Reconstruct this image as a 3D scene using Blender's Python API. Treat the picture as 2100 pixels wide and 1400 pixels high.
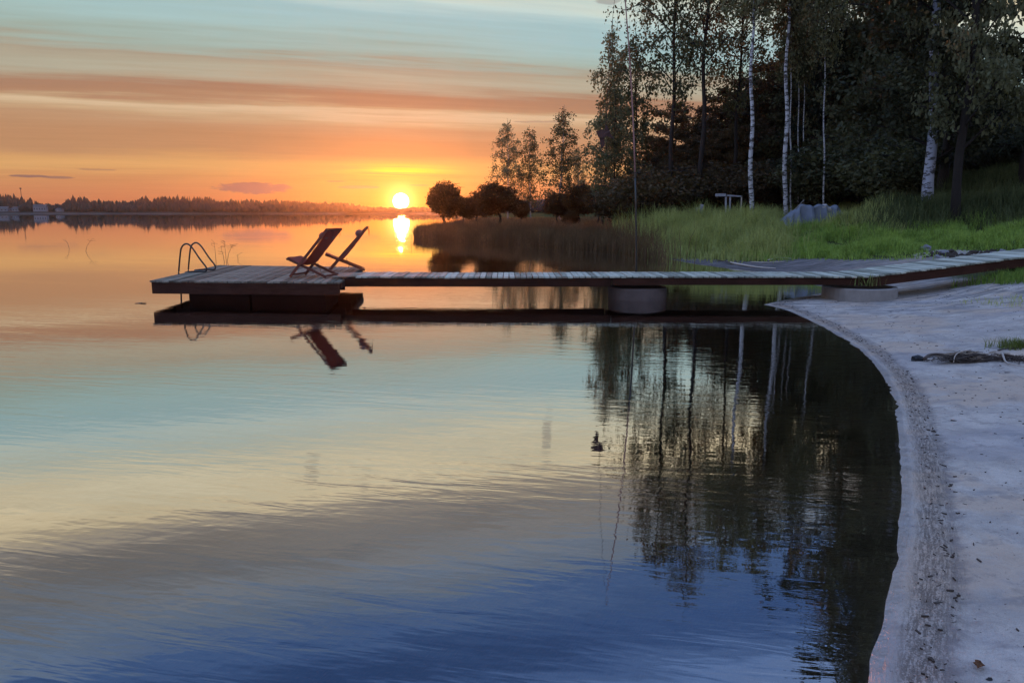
import bpy, math, random
import numpy as np
from mathutils import Vector, Matrix, noise as mnoise

random.seed(7); rng = np.random.default_rng(7)
for o in list(bpy.data.objects): bpy.data.objects.remove(o)
S = bpy.context.scene
COL = S.collection
PI = math.pi

# ------------------------------------------------------------ camera
EYE = 1.6; FPX = 1575.0; PITCH = math.atan(265/1575)
CP, SP = math.cos(PITCH), math.sin(PITCH)
cam_d = bpy.data.cameras.new('camera'); cam = bpy.data.objects.new('camera', cam_d); COL.objects.link(cam)
cam.location = (0, 0, EYE); cam.rotation_euler = (PI/2-PITCH, 0, 0)
cam_d.sensor_width = 36; cam_d.lens = 27.0; cam_d.clip_start = .05; cam_d.clip_end = 20000
S.camera = cam

def ray(px, py):
    u = (px-1050)/FPX; v = (700-py)/FPX
    return np.array([u, CP+v*SP, -SP+v*CP])
def at(px, py, z=0.0):
    d = ray(px, py); t = (z-EYE)/d[2]
    return Vector((d[0]*t, d[1]*t, z))
def atD(px, py, D):
    d = ray(px, py); t = D/d[1]
    return Vector((d[0]*t, D, EYE+d[2]*t))

# ------------------------------------------------------------ world, sun, exposure
SUN_AZ, SUN_EL = math.radians(-8.1), math.radians(0.78)
SUN = Vector((math.sin(SUN_AZ)*math.cos(SUN_EL), math.cos(SUN_AZ)*math.cos(SUN_EL), math.sin(SUN_EL)))
S.view_settings.view_transform = 'Standard'; S.view_settings.look = 'None'
S.view_settings.gamma = 1; S.view_settings.use_curve_mapping = False
S.view_settings.exposure = 0.0
BAND = 0.32                       # slope of the cloud streets on the cloud plane
WATER_IOR, WATER_POW = 2.0, 0.42

def lin(c): return tuple((x/255/12.92 if x/255 <= .04045 else ((x/255+.055)/1.055)**2.4) for x in c[:3])
def fres(cosi, n=WATER_IOR):
    g = math.sqrt(n*n-1+cosi*cosi)
    a = ((g-cosi)/(g+cosi))**2; b = (cosi*(g+cosi)-1)/(cosi*(g-cosi)+1)
    return (.5*a*(1+b*b))**WATER_POW
def tdeg(d): return math.degrees(math.atan2(d[2], d[1]-BAND*d[0]))

class NT:
    """tiny node-expression helper"""
    def __init__(s, nt): s.nt = nt; s.N = nt.nodes; s.L = nt.links
    def n(s, t, **k):
        nd = s.N.new(t)
        for a, b in k.items(): setattr(nd, a, b)
        return nd
    def put(s, sock, v):
        if v is None: return
        if isinstance(v, bpy.types.NodeSocket): s.L.new(v, sock)
        elif isinstance(v, (tuple, list)) and len(v) == 3 and sock.type == 'RGBA': sock.default_value = (*v, 1)
        else: sock.default_value = v
    def m(s, op, a, b=None, c=None, clamp=False):
        nd = s.n('ShaderNodeMath', operation=op, use_clamp=clamp)
        s.put(nd.inputs[0], a); s.put(nd.inputs[1], b); s.put(nd.inputs[2], c)
        return nd.outputs[0]
    def vm(s, op, a, b=None, scale=None):
        nd = s.n('ShaderNodeVectorMath', operation=op)
        s.put(nd.inputs[0], a); s.put(nd.inputs[1], b)
        if scale is not None: s.put(nd.inputs['Scale'], scale)
        return nd.outputs['Value'] if op in ('DOT_PRODUCT', 'LENGTH') else nd.outputs[0]
    def xyz(s, v):
        nd = s.n('ShaderNodeSeparateXYZ'); s.put(nd.inputs[0], v); return nd.outputs
    def cxyz(s, x, y, z):
        nd = s.n('ShaderNodeCombineXYZ'); s.put(nd.inputs[0], x); s.put(nd.inputs[1], y); s.put(nd.inputs[2], z); return nd.outputs[0]
    def ramp(s, fac, stops, interp='LINEAR'):
        nd = s.n('ShaderNodeValToRGB'); nd.color_ramp.interpolation = interp
        e = nd.color_ramp.elements
        while len(e) > 1: e.remove(e[-1])
        e[0].position = stops[0][0]; e[0].color = (*stops[0][1], 1)
        for p, c in stops[1:]:
            q = e.new(p); q.color = (*c, 1)
        s.put(nd.inputs[0], fac); return nd.outputs[0]
    def mix(s, fac, a, b, mode='MIX'):
        nd = s.n('ShaderNodeMix', data_type='RGBA', blend_type=mode, clamp_factor=True)
        s.put(nd.inputs[0], fac); s.put(nd.inputs[6], a); s.put(nd.inputs[7], b)
        return nd.outputs[2]
    def smooth(s, x, a, b, lo=0.0, hi=1.0):
        nd = s.n('ShaderNodeMapRange', interpolation_type='SMOOTHSTEP')
        s.put(nd.inputs[0], x); nd.inputs[1].default_value = a; nd.inputs[2].default_value = b
        nd.inputs[3].default_value = lo; nd.inputs[4].default_value = hi
        return nd.outputs[0]
    def noise(s, vec, scale=1, detail=4, rough=.5, dist=0, col=False):
        nd = s.n('ShaderNodeTexNoise'); s.put(nd.inputs['Vector'], vec)
        nd.inputs['Scale'].default_value = scale; nd.inputs['Detail'].default_value = detail
        nd.inputs['Roughness'].default_value = rough; nd.inputs['Distortion'].default_value = dist
        return nd.outputs[1] if col else nd.outputs[0]

W = bpy.data.worlds.new('World'); S.world = W; W.use_nodes = True
W.cycles.sampling_method = 'MANUAL'; W.cycles.sample_map_resolution = 1024
w = NT(W.node_tree)
for n in list(w.N): w.N.remove(n)
tc = w.n('ShaderNodeTexCoord'); D_ = w.vm('NORMALIZE', tc.outputs['Generated'])
X, Y, Z = w.xyz(D_)
Zp = w.m('ABSOLUTE', Z)
el = w.m('MULTIPLY', w.m('ARCSINE', Zp), 57.2958)
acr = w.m('SUBTRACT', Y, w.m('MULTIPLY', X, BAND))
t_ = w.m('MULTIPLY', w.m('ARCTAN2', Zp, acr), 57.2958)
zz = w.m('ADD', Zp, .035)
pa = w.m('DIVIDE', w.m('ADD', X, w.m('MULTIPLY', Y, BAND)), zz)
pc = w.m('DIVIDE', acr, zz)
lg = w.m('MULTIPLY', w.m('LOGARITHM', w.m('ADD', w.m('ABSOLUTE', pc), .3), 2.71828), 3.0)
cv = w.cxyz(w.m('MULTIPLY', pa, .22), w.m('MULTIPLY', lg, 1.0), 0.0)
n1 = w.noise(cv, 1.3, 5, .55)
n2 = w.noise(w.cxyz(w.m('MULTIPLY', pa, .35), w.m('MULTIPLY', lg, 4.0), 3.0), 1.6, 6, .6)
t2 = w.m('MULTIPLY', t_, w.m('ADD', 1.0, w.m('MULTIPLY', w.m('SUBTRACT', n1, .5), .34)))
t2 = w.m('MULTIPLY', t2, w.m('ADD', 1.0, w.m('MULTIPLY', w.m('SUBTRACT', n2, .5), .22)))
n3 = w.noise(w.cxyz(w.m('MULTIPLY', pa, .9), w.m('MULTIPLY', lg, 13.0), 6.0), 1.3, 5, .65)
# colours read down the photograph (upper part straight, lower part off the water)
sky_px = [(424, (222, 120, 72)), (400, (218, 128, 78)), (372, (222, 142, 84)), (345, (238, 168, 96)), (330, (236, 165, 96)),
          (312, (206, 142, 96)), (285, (206, 142, 98)), (255, (208, 152, 112)), (238, (216, 168, 126)), (222, (226, 192, 152)),
          (212, (200, 160, 120)), (203, (184, 132, 98)), (182, (178, 130, 100)), (168, (184, 160, 132)), (145, (186, 176, 152)),
          (118, (176, 158, 134)), (98, (166, 182, 170)), (60, (168, 197, 195)), (25, (166, 198, 202))]
ref_px = [(850, (170, 190, 186)), (905, (186, 190, 172)), (950, (205, 196, 166)), (1000, (202, 184, 146)), (1040, (160, 146, 122)),
          (1095, (116, 110, 104)), (1170, (102, 106, 112)), (1240, (86, 102, 124)), (1300, (56, 82, 124)), (1399, (38, 64, 108))]
stops = []
for y, c in sky_px:
    k_ = (.84, .94, .92) if y > 225 else (.93, .97, .97)
    stops.append((tdeg(ray(600, y)), tuple(p*q for p, q in zip(lin(c), k_))))
for y, c in ref_px:
    d = ray(600, y); dn = d/np.linalg.norm(d); R = fres(-dn[2]); d2 = (d[0], d[1], -d[2])
    stops.append((tdeg(d2), tuple((.80 if y < 960 else 1.02)*x/R for x in lin(c))))
stops.sort()
stops = [(max(0, t)/60, tuple(min(x, 3.9)/4 for x in c)) for t, c in stops]
stops.append((min(1, 50/60), (.08, .15, .33)))
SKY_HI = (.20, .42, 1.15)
colA = w.vm('SCALE', w.ramp(w.m('DIVIDE', t2, 60.0), stops), scale=4.0)
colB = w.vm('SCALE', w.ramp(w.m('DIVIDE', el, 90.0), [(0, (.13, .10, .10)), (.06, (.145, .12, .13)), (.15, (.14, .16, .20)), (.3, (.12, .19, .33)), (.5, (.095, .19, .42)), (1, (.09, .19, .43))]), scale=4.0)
cosun = w.vm('DOT_PRODUCT', D_, tuple(Vector((SUN.x, SUN.y, 0)).normalized()))
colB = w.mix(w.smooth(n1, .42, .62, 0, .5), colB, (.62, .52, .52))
azw = w.smooth(cosun, .1, .78)
azw = w.m('MAXIMUM', azw, 0.0)
low = w.smooth(t_, 50, 32)
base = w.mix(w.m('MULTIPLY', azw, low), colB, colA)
base = w.vm('SCALE', base, scale=w.m('ADD', .84, w.m('ADD', w.m('MULTIPLY', n2, .16), w.m('MULTIPLY', n3, .16))))
base = w.mix(.10, base, w.vm('MULTIPLY', w.cxyz(w.vm('DOT_PRODUCT', base, (.3, .55, .15)), w.vm('DOT_PRODUCT', base, (.3, .55, .15)), w.vm('DOT_PRODUCT', base, (.3, .55, .15))), (1.0, 1.0, 1.0)))
base = w.vm('SCALE', base, scale=w.m('ADD', 1.0, w.m('MULTIPLY', w.smooth(t_, 13, 19), w.m('MULTIPLY', w.m('SUBTRACT', w.noise(cv, 3.1, 6, .6), .52), 1.1))))
# warm glow around the sun
ang = w.m('MULTIPLY', w.m('ARCCOSINE', w.m('MINIMUM', w.vm('DOT_PRODUCT', D_, tuple(SUN)), .9999999)), 57.2958)
az = w.m('MULTIPLY', w.m('ARCTAN2', X, Y), 57.2958)
da = w.m('SUBTRACT', az, math.degrees(SUN_AZ)); de = w.m('SUBTRACT', el, math.degrees(SUN_EL))
def gauss(sx, sy, cx=0.0, cy=0.0):
    a = w.m('DIVIDE', w.m('SUBTRACT', da, cx), sx); b = w.m('DIVIDE', w.m('SUBTRACT', de, cy), sy)
    return w.m('EXPONENT', w.m('MULTIPLY', w.m('ADD', w.m('MULTIPLY', a, a), w.m('MULTIPLY', b, b)), -1.0))
def add(base, fac, col): return w.vm('ADD', base, w.vm('SCALE', col, scale=fac))
base = add(base, gauss(8.0, 3.0), (.06, .0, -.06))
base = add(base, gauss(1.8, 1.3), (.15, .24, -.02))
base = add(base, w.m('MULTIPLY', gauss(3.2, .42, 0, 2.15), w.smooth(n2, .35, .6)), (.30, .42, -.05))
base = add(base, gauss(.95, .95), (.8, .8, .30))
base = w.vm('MAXIMUM', base, (0, 0, 0))
# low grey cloud bank left of the sun, small dark wisps
cn = w.noise(w.cxyz(w.m('MULTIPLY', az, .5), w.m('MULTIPLY', el, 1.6), 5.0), 1.5, 5, .6)
def blob(cx, cy, sx, sy, jit=1.2):
    a = w.m('DIVIDE', w.m('SUBTRACT', az, cx), sx); b = w.m('DIVIDE', w.m('SUBTRACT', el, cy), sy)
    r = w.m('ADD', w.m('MULTIPLY', a, a), w.m('MULTIPLY', b, b))
    return w.smooth(w.m('ADD', r, w.m('MULTIPLY', w.m('SUBTRACT', cn, .5), jit*2)), 1.0, .45)
def azel(px, py):
    d = ray(px, py); return math.degrees(math.atan2(d[0], d[1])), math.degrees(math.asin(abs(d[2])/np.linalg.norm(d)))
for (px, py, sx, sy, k) in ((522, 386, 2.6, .42, 1.0), (55, 361, 1.2, .10, .85), (120, 364, 1.0, .09, .7), (200, 348, 1.3, .08, .4), (735, 384, 1.6, .13, .7), (690, 372, .9, .08, .6), (860, 380, .8, .08, .4), (1248, 2, 1.0, .32, .6), (1110, 250, 2.4, .10, .4), (640, 960, .55, 1.0, .5), (1122, 890, .45, .9, .5), (748, 992, .5, .45, .4)):
    cx, cy = azel(px, py)
    base = w.mix(w.m('MULTIPLY', blob(cx, cy, sx, sy), k), base, (.22, .125, .12) if py < 400 and px != 1248 else (.28, .26, .25))
disc = w.smooth(ang, .60, .50)
base = add(base, disc, (22.0, 18.0, 11.0))
bg = w.n('ShaderNodeBackground'); w.put(bg.inputs[0], base); bg.inputs[1].default_value = 1.0
out = w.n('ShaderNodeOutputWorld'); w.L.new(bg.outputs[0], out.inputs[0])

sl = bpy.data.lights.new('sun', 'SUN'); sl.energy = 2.4; sl.color = (1.0, .24, .05); sl.angle = math.radians(.55)
so = bpy.data.objects.new('sun', sl); COL.objects.link(so)
so.rotation_euler = (-SUN).to_track_quat('-Z', 'Y').to_euler()

# ------------------------------------------------------------ materials
def material(name):
    m = bpy.data.materials.new(name); m.use_nodes = True
    t = NT(m.node_tree); b = t.N['Principled BSDF']
    return m, t, b
def simple(name, col, rough=.7, metal=0, var=.25, scale=8, bump=0, spec=.3):
    m, t, b = material(name)
    tc = t.n('ShaderNodeTexCoord').outputs['Object']
    n = t.noise(tc, scale, 5, .6)
    oi = t.n('ShaderNodeObjectInfo').outputs['Random']
    k = t.m('ADD', 1-var, t.m('MULTIPLY', n, 2*var))
    k = t.m('MULTIPLY', k, t.m('ADD', 1-var*.5, t.m('MULTIPLY', oi, var)))
    t.put(b.inputs['Base Color'], t.vm('SCALE', tuple(col), scale=k))
    b.inputs['Roughness'].default_value = rough; b.inputs['Metallic'].default_value = metal
    b.inputs['Specular IOR Level'].default_value = spec
    if bump:
        bp = t.n('ShaderNodeBump'); bp.inputs['Strength'].default_value = bump; bp.inputs['Distance'].default_value = .02
        t.put(bp.inputs['Height'], n); t.L.new(bp.outputs[0], b.inputs['Normal'])
    return m
def wood(name, col, col2, rough=.75, axis=1, spec=.4):
    m, t, b = material(name)
    tc = t.n('ShaderNodeTexCoord').outputs['Object']
    oi = t.n('ShaderNodeObjectInfo').outputs['Random']
    sc = [14.0, 14.0, 14.0]; sc[axis] = 1.1
    v = t.vm('ADD', t.vm('MULTIPLY', tc, tuple(sc)), t.vm('SCALE', (37.0, 17.0, 53.0), scale=oi))
    n = t.noise(v, 2.0, 6, .65)
    blot = t.noise(tc, 2.3, 4, .6)
    f = t.m('ADD', t.m('MULTIPLY', n, .7), t.m('MULTIPLY', oi, .45))
    f = t.m('ADD', f, t.m('MULTIPLY', t.m('SUBTRACT', blot, .5), .6))
    t.put(b.inputs['Base Color'], t.mix(t.smooth(f, .2, .95), col, col2))
    b.inputs['Roughness'].default_value = rough; b.inputs['Specular IOR Level'].default_value = spec
    bp = t.n('ShaderNodeBump'); bp.inputs['Strength'].default_value = .5; bp.inputs['Distance'].default_value = .004
    t.put(bp.inputs['Height'], n); t.L.new(bp.outputs[0], b.inputs['Normal'])
    return m
def leafmat(name, c1, c2, trans=.35, scale=.9):
    m, t, b = material(name)
    geo = t.n('ShaderNodeNewGeometry')
    oi = t.n('ShaderNodeObjectInfo').outputs['Random']
    n = t.noise(geo.outputs['Position'], scale, 3, .6)
    n2_ = t.noise(geo.outputs['Position'], 14.0, 1, .5)
    f = t.m('ADD', t.m('MULTIPLY', n, .6), t.m('ADD', t.m('MULTIPLY', n2_, .4), t.m('MULTIPLY', t.m('SUBTRACT', oi, .5), .3)))
    c = t.mix(t.smooth(f, .3, .7), c1, c2)
    t.put(b.inputs['Base Color'], c); b.inputs['Roughness'].default_value = .65; b.inputs['Specular IOR Level'].default_value = .15
    tr = t.n('ShaderNodeBsdfTranslucent'); t.put(tr.inputs[0], t.vm('MULTIPLY', c, (1.3, 1.1, .5)))
    mx = t.n('ShaderNodeMixShader'); mx.inputs[0].default_value = trans
    t.L.new(b.outputs[0], mx.inputs[1]); t.L.new(tr.outputs[0], mx.inputs[2])
    t.L.new(mx.outputs[0], t.N['Material Output'].inputs[0])
    return m
def birchbark(name, white=(.46, .45, .46), dark=(.05, .045, .04), scale=1.0):
    m, t, b = material(name)
    tc = t.n('ShaderNodeTexCoord').outputs['Object']
    v = t.vm('MULTIPLY', tc, (3.0*scale, 3.0*scale, 9.0*scale))
    n = t.noise(v, 1.1, 5, .7)
    z = t.xyz(tc)[2]
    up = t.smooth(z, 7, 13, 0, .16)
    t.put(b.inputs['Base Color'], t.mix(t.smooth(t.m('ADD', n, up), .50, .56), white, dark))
    b.inputs['Roughness'].default_value = .7
    return m

M = {}
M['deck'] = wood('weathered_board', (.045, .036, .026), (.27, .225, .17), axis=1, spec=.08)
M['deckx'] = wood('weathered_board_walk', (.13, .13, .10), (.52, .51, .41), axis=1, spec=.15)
M['beam'] = wood('dark_beam', (.020, .009, .006), (.060, .025, .017), rough=.9, axis=0, spec=.08)
M['float'] = simple('dark_float', (.022, .012, .010), .9, scale=3, spec=.08)
M['chairwood'] = wood('chair_wood', (.075, .018, .010), (.15, .032, .016), rough=.6, axis=0)  # dark brown wood with the red of the sun flare mixed into its colour
M['canvas'] = simple('canvas', (.20, .030, .016), .8, scale=10, var=.15)  # dark cloth; its red is lens flare put into the base colour
M['pillow'] = simple('pillow_cloth', (.17, .07, .06), .8, scale=10)
M['cord'] = simple('cord', (.05, .02, .015), .8)
M['steel'] = simple('dark_steel', (.05, .05, .05), .3, .8, var=.1)
M['concrete'] = simple('concrete', (.26, .23, .21), .9, scale=7, var=.35, bump=.5)
M['darkconcrete'] = simple('wet_concrete', (.095, .070, .062), .9, spec=.1, scale=7, var=.3, bump=.4)
M['pole'] = simple('flare_tinted_pole', (.24, .12, .10), .5, scale=2)  # reddish flare light put into the upper pole's colour
M['kite'] = simple('kite_cloth', (.06, .028, .024), .8, scale=9, var=.4)
M['tarp'] = simple('tarpaulin_cloth', (.13, .145, .18), .7, scale=3, var=.3, bump=.3)
M['tarplight'] = simple('tarpaulin_edge', (.40, .38, .38), .6)
M['stick'] = simple('pale_stick', (.42, .36, .31), .8, scale=12)
M['darkstick'] = simple('dark_stick', (.06, .042, .033), .85, scale=12, var=.5)
M['dryreed'] = simple('dry_reed', (.22, .16, .11), .8, scale=5, var=.5)
M['stone'] = simple('stone', (.19, .18, .20), .85, scale=5, var=.4, bump=.8)
M['blackstone'] = simple('black_stone', (.02, .02, .022), .6, scale=5)
M['soil'] = simple('soil', (.06, .045, .035), .95, scale=6, var=.5, bump=.8)
M['bark'] = simple('dark_bark', (.024, .018, .015), .9, scale=6, var=.4, bump=.6)
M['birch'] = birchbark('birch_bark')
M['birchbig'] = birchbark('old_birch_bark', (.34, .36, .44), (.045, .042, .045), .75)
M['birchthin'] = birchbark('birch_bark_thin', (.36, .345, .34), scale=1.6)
M['leaf_birch'] = leafmat('birch_leaves', (.05, .055, .022), (.20, .19, .10), .32)
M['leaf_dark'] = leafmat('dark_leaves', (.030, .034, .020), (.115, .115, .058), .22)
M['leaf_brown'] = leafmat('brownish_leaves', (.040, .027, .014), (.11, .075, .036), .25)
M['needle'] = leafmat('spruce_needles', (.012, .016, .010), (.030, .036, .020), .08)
M['willow'] = leafmat('willow_leaves', (.05, .03, .012), (.12, .07, .03), .40)
M['grass'] = leafmat('bright_grass_blades', (.10, .17, .035), (.34, .48, .11), .35, 2.6)
M['tallgrass'] = leafmat('tall_grass_blades', (.10, .13, .035), (.40, .44, .16), .35, 1.8)
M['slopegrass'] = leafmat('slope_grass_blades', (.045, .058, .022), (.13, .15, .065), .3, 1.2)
M['reed'] = leafmat('reed_blades', (.10, .062, .034), (.27, .18, .10), .35, .9)
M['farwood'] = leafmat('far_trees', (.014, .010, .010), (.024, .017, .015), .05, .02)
M['housewall'] = simple('pale_wall', (.20, .20, .23), .9, spec=.05)
M['houseroof'] = simple('house_roof', (.09, .085, .09), .9, spec=.05)
M['glass'] = simple('window_glass', (.03, .03, .035), .15, spec=.6)
M['white'] = simple('pale_paint', (.34, .34, .38), .6, scale=6, var=.5)
M['deadleaf'] = simple('dead_leaf', (.12, .05, .02), .7)

# ------------------------------------------------------------ object helpers
def tag(o, label=None, cat=None, group=None, kind=None):
    if label: o['label'] = label
    if cat: o['category'] = cat
    if group: o['group'] = group
    if kind: o['kind'] = kind
    return o
def link_mesh(name, me, mat=None, parent=None):
    o = bpy.data.objects.new(name, me); COL.objects.link(o)
    if mat: 
        me.materials.clear(); me.materials.append(mat)
    if parent: o.parent = parent
    return o
def empty(name, loc=(0, 0, 0), rz=0.0):
    o = bpy.data.objects.new(name, None); COL.objects.link(o); o.location = loc; o.rotation_euler = (0, 0, rz)
    o.empty_display_size = .2
    return o
def copy_tree(o, parent=None):
    kids = list(o.children)
    c = o.copy(); COL.objects.link(c)
    if parent: c.parent = parent
    for ch in kids: copy_tree(ch, c)
    return c

class MB:
    def __init__(s): s.v = []; s.f = []
    def box(s, c, size, rot=None, jit=0):
        c = Vector(c); i = len(s.v)
        for dx, dy, dz in ((-1,-1,-1),(1,-1,-1),(1,1,-1),(-1,1,-1),(-1,-1,1),(1,-1,1),(1,1,1),(-1,1,1)):
            p = Vector((dx*size[0]/2+random.uniform(-jit, jit), dy*size[1]/2+random.uniform(-jit, jit), dz*size[2]/2))
            if rot: p = rot @ p
            s.v.append(c+p)
        for f in ((0,3,2,1),(4,5,6,7),(0,1,5,4),(1,2,6,5),(2,3,7,6),(3,0,4,7)): s.f.append(tuple(i+k for k in f))
        return s
    def bar(s, a, b, wx, wy, up=(0, 0, 1)):
        a, b = Vector(a), Vector(b); d = (b-a); L = d.length; d.normalize()
        side = d.cross(Vector(up)); side = side.normalized() if side.length > 1e-5 else Vector((1, 0, 0)); u = side.cross(d)
        i = len(s.v)
        for p in (a, b):
            for k, l in ((-1,-1),(1,-1),(1,1),(-1,1)): s.v.append(p+side*k*wx/2+u*l*wy/2)
        for f in ((0,1,2,3),(7,6,5,4),(0,4,5,1),(1,5,6,2),(2,6,7,3),(3,7,4,0)): s.f.append(tuple(i+k for k in f))
        return s
    def tube(s, pts, r, n=6, cap=True):
        pts = [Vector(p) for p in pts]; rr = r if isinstance(r, (list, tuple)) else [r]*len(pts)
        ref = Vector((0, 0, 1)); i0 = len(s.v)
        for k, p in enumerate(pts):
            d = (pts[min(k+1, len(pts)-1)]-pts[max(k-1, 0)]).normalized()
            a = d.cross(ref)
            if a.length < .15: a = d.cross(Vector((1, 0, 0)))
            a.normalize(); b = d.cross(a)
            for j in range(n):
                th = 2*PI*j/n; s.v.append(p+(a*math.cos(th)+b*math.sin(th))*rr[k])
        for k in range(len(pts)-1):
            for j in range(n):
                q = i0+k*n; s.f.append((q+j, q+(j+1) % n, q+n+(j+1) % n, q+n+j))
        if cap:
            s.f.append(tuple(i0+j for j in range(n))[::-1]); s.f.append(tuple(i0+(len(pts)-1)*n+j for j in range(n)))
        return s
    def mesh(s, name, smooth=False):
        me = bpy.data.meshes.new(name); me.from_pydata([tuple(p) for p in s.v], [], s.f); me.update()
        if smooth:
            me.polygons.foreach_set('use_smooth', [True]*len(me.polygons))
        return me
    def build(s, name, mat, parent=None, smooth=False):
        return link_mesh(name, s.mesh(name, smooth), mat, parent)
def np_mesh(name, V, F):
    """V (n,3), F (m,k) with k = 3 or 4"""
    me = bpy.data.meshes.new(name); k = F.shape[1]
    me.vertices.add(len(V)); me.vertices.foreach_set('co', np.ascontiguousarray(V, dtype=np.float32).ravel())
    me.loops.add(F.size); me.loops.foreach_set('vertex_index', np.ascontiguousarray(F, dtype=np.int32).ravel())
    me.polygons.add(len(F)); me.polygons.foreach_set('loop_start', np.arange(len(F), dtype=np.int32)*k)
    me.polygons.foreach_set('loop_total', np.full(len(F), k, dtype=np.int32))
    me.update(calc_edges=True); return me
def rock_mesh(name, sx, sy, sz, seed, rough=.25, n=2):
    import bmesh
    bm = bmesh.new(); bmesh.ops.create_icosphere(bm, subdivisions=n, radius=1)
    for v in bm.verts:
        p = v.co.copy(); k = 1+rough*(mnoise.noise(p*1.3+Vector((seed*7.1, 0, 0)))*1.6+mnoise.noise(p*3.1+Vector((0, seed*3.3, 0)))*.6)
        v.co = Vector((p.x*sx*k, p.y*sy*k, max(p.z, -.5)*sz*k))
    me = bpy.data.meshes.new(name); bm.to_mesh(me); bm.free(); return me

# ------------------------------------------------------------ terrain
shore_px = [(1770,1400),(1800,1290),(1830,1180),(1845,1080),(1850,980),(1843,880),(1828,800),(1800,752),(1760,714),(1710,683),(1660,656),(1610,634),(1566,624.5),
            (1590,619),(1640,609),(1690,600),(1712,593),(1690,588),(1640,580),(1590,566),(1540,556),(1480,549),(1420,541),(1365,529),(1300,520),(1200,511),(1100,503),(1000,496.5),(930,492.5),(885,490.5),(866,488),(872,478),(895,467.5),(925,460),(975,453.5),(1003,447),(990,441.6)]
shore = [(-30.,-60.), (-3.2,-9.), (-.9,-3.), (.15,-.3), (.75,1.2)]+[tuple(at(x, y, 0))[:2] for x, y in shore_px]+\
        [(-30., 620.), (-90., 770.), (-250., 800.), (-500., 790.), (-900., 810.), (-4000., 900.), (-4000., 6000.), (4000., 6000.), (4000., -60.)]
# smooth the near part a little (Chaikin)
def chaikin(P, a, b, it=2):
    for _ in range(it):
        Q = list(P[:a+1])
        seg = P[a:b+1]
        for k in range(len(seg)-1):
            p, q = np.array(seg[k]), np.array(seg[k+1])
            Q += [tuple(.75*p+.25*q), tuple(.25*p+.75*q)]
        nb = len(Q); Q += list(P[b:]); b = nb; P = Q
    return P
SH = np.array(chaikin(shore, 3, 17, 2))
A_, B_ = SH, np.roll(SH, -1, axis=0)
def sdist(x, y):
    x = np.asarray(x, float).ravel(); y = np.asarray(y, float).ravel()
    best = np.full(x.shape, 1e18); ins = np.zeros(x.shape, bool)
    for (ax, ay), (bx, by) in zip(A_, B_):
        dx, dy = bx-ax, by-ay; L = dx*dx+dy*dy+1e-12
        t = np.clip(((x-ax)*dx+(y-ay)*dy)/L, 0, 1)
        best = np.minimum(best, (x-ax-t*dx)**2+(y-ay-t*dy)**2)
        c = ((ay > y) != (by > y)) & (x < (bx-ax)*(y-ay)/(by-ay+1e-12)+ax)
        ins ^= c
    return np.where(ins, 1, -1)*np.sqrt(best)
CT = np.array([(2.5, -2, .22), (4.5, 1, .28), (5.0, 4, .26), (6.5, 6, .30), (5.3, 8, .22), (8, 9.5, .36), (7.5, 12, .30), (6.2, 13.2, .06), (7.0, 13.0, .09), (5.5, 12.6, .07), (7.2, 14.0, .14), (6.6, 15.0, .10), (9, 13.5, .42), (12, 15, .84), (11, 12, .50), (14, 18, .95), (9.0, 17.5, .36), (7, 19, .16), (11.0, 19.5, .42), (11.8, 21.8, .60),
               (9, 24, .32), (14, 24, .85), (8, 27, .35), (13, 31, .85), (6, 30, .4), (17, 26, 2.05), (14.7, 27.3, 1.8), (18, 28, 2.9), (15.5, 22, 1.15), (19, 21, 1.9), (24, 26, 3.8), (17, 38, 1.6), (13, 38, 1.1), (10, 38, .7), (5, 40, .4), (0, 50, .35), (-3, 56, .35), (5, 60, .5), (15, 60, 1.2), (30, 60, 3.5), (60, 60, 6),
               (0, 90, .5), (20, 120, 1.5), (60, 150, 5), (-5, 300, 1), (100, 300, 8), (40, -20, 3), (10, -10, .5), (-300, 900, 2), (-700, 900, 2), (100, 800, 2), (300, 1200, 5), (-300, 1500, 5), (20, 10, 2), (40, 20, 5)])
def hill(x, y):
    num = np.zeros_like(x); den = np.zeros_like(x)
    for cx, cy, cz in CT:
        s = 1.0+.06*math.hypot(cx, cy)
        wq = 1/(((x-cx)**2+(y-cy)**2)/(s*s)+.15)**2.2
        num += wq*cz; den += wq
    return num/den
def ground(x, y, d=None):
    x = np.asarray(x, float).ravel(); y = np.asarray(y, float).ravel()
    if d is None: d = sdist(x, y)
    h = hill(x, y)
    s = np.clip((d-.3)/4.2, 0, 1); s = s*s*(3-2*s)
    beach = .055*np.minimum(d, 6)-.10*np.exp(-((x-6.9)**2+(y-13.4)**2)/1.7)*(d > 0)*np.clip(d/.8, 0, 1)
    # gentle lip at the waterline
    z = np.where(d > 0, (1-s)*beach+s*h, 0)
    bed = -.10*np.minimum(-d, 2)-.22*np.clip(-d-2, 0, 6)-.05*np.clip(-d-8, 0, 60)
    z = np.where(d > 0, z, bed)
    far = np.clip((d-20)/200, 0, 1)*np.clip((y-700)/100, 0, 1)
    return z
def gz(x, y): return float(ground(np.array([x]), np.array([y]))[0])
def on_ground(px, py, it=14):
    z = .2
    for _ in range(it):
        p = at(px, py, min(z, 1.5)); z = .5*z+.5*gz(p.x, p.y)
    p = at(px, py, z); return Vector((p.x, p.y, gz(p.x, p.y)))
def base_at(px, D):
    x = (px-1050)/FPX*D*CP; return Vector((x, D, gz(x, D)))

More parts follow.
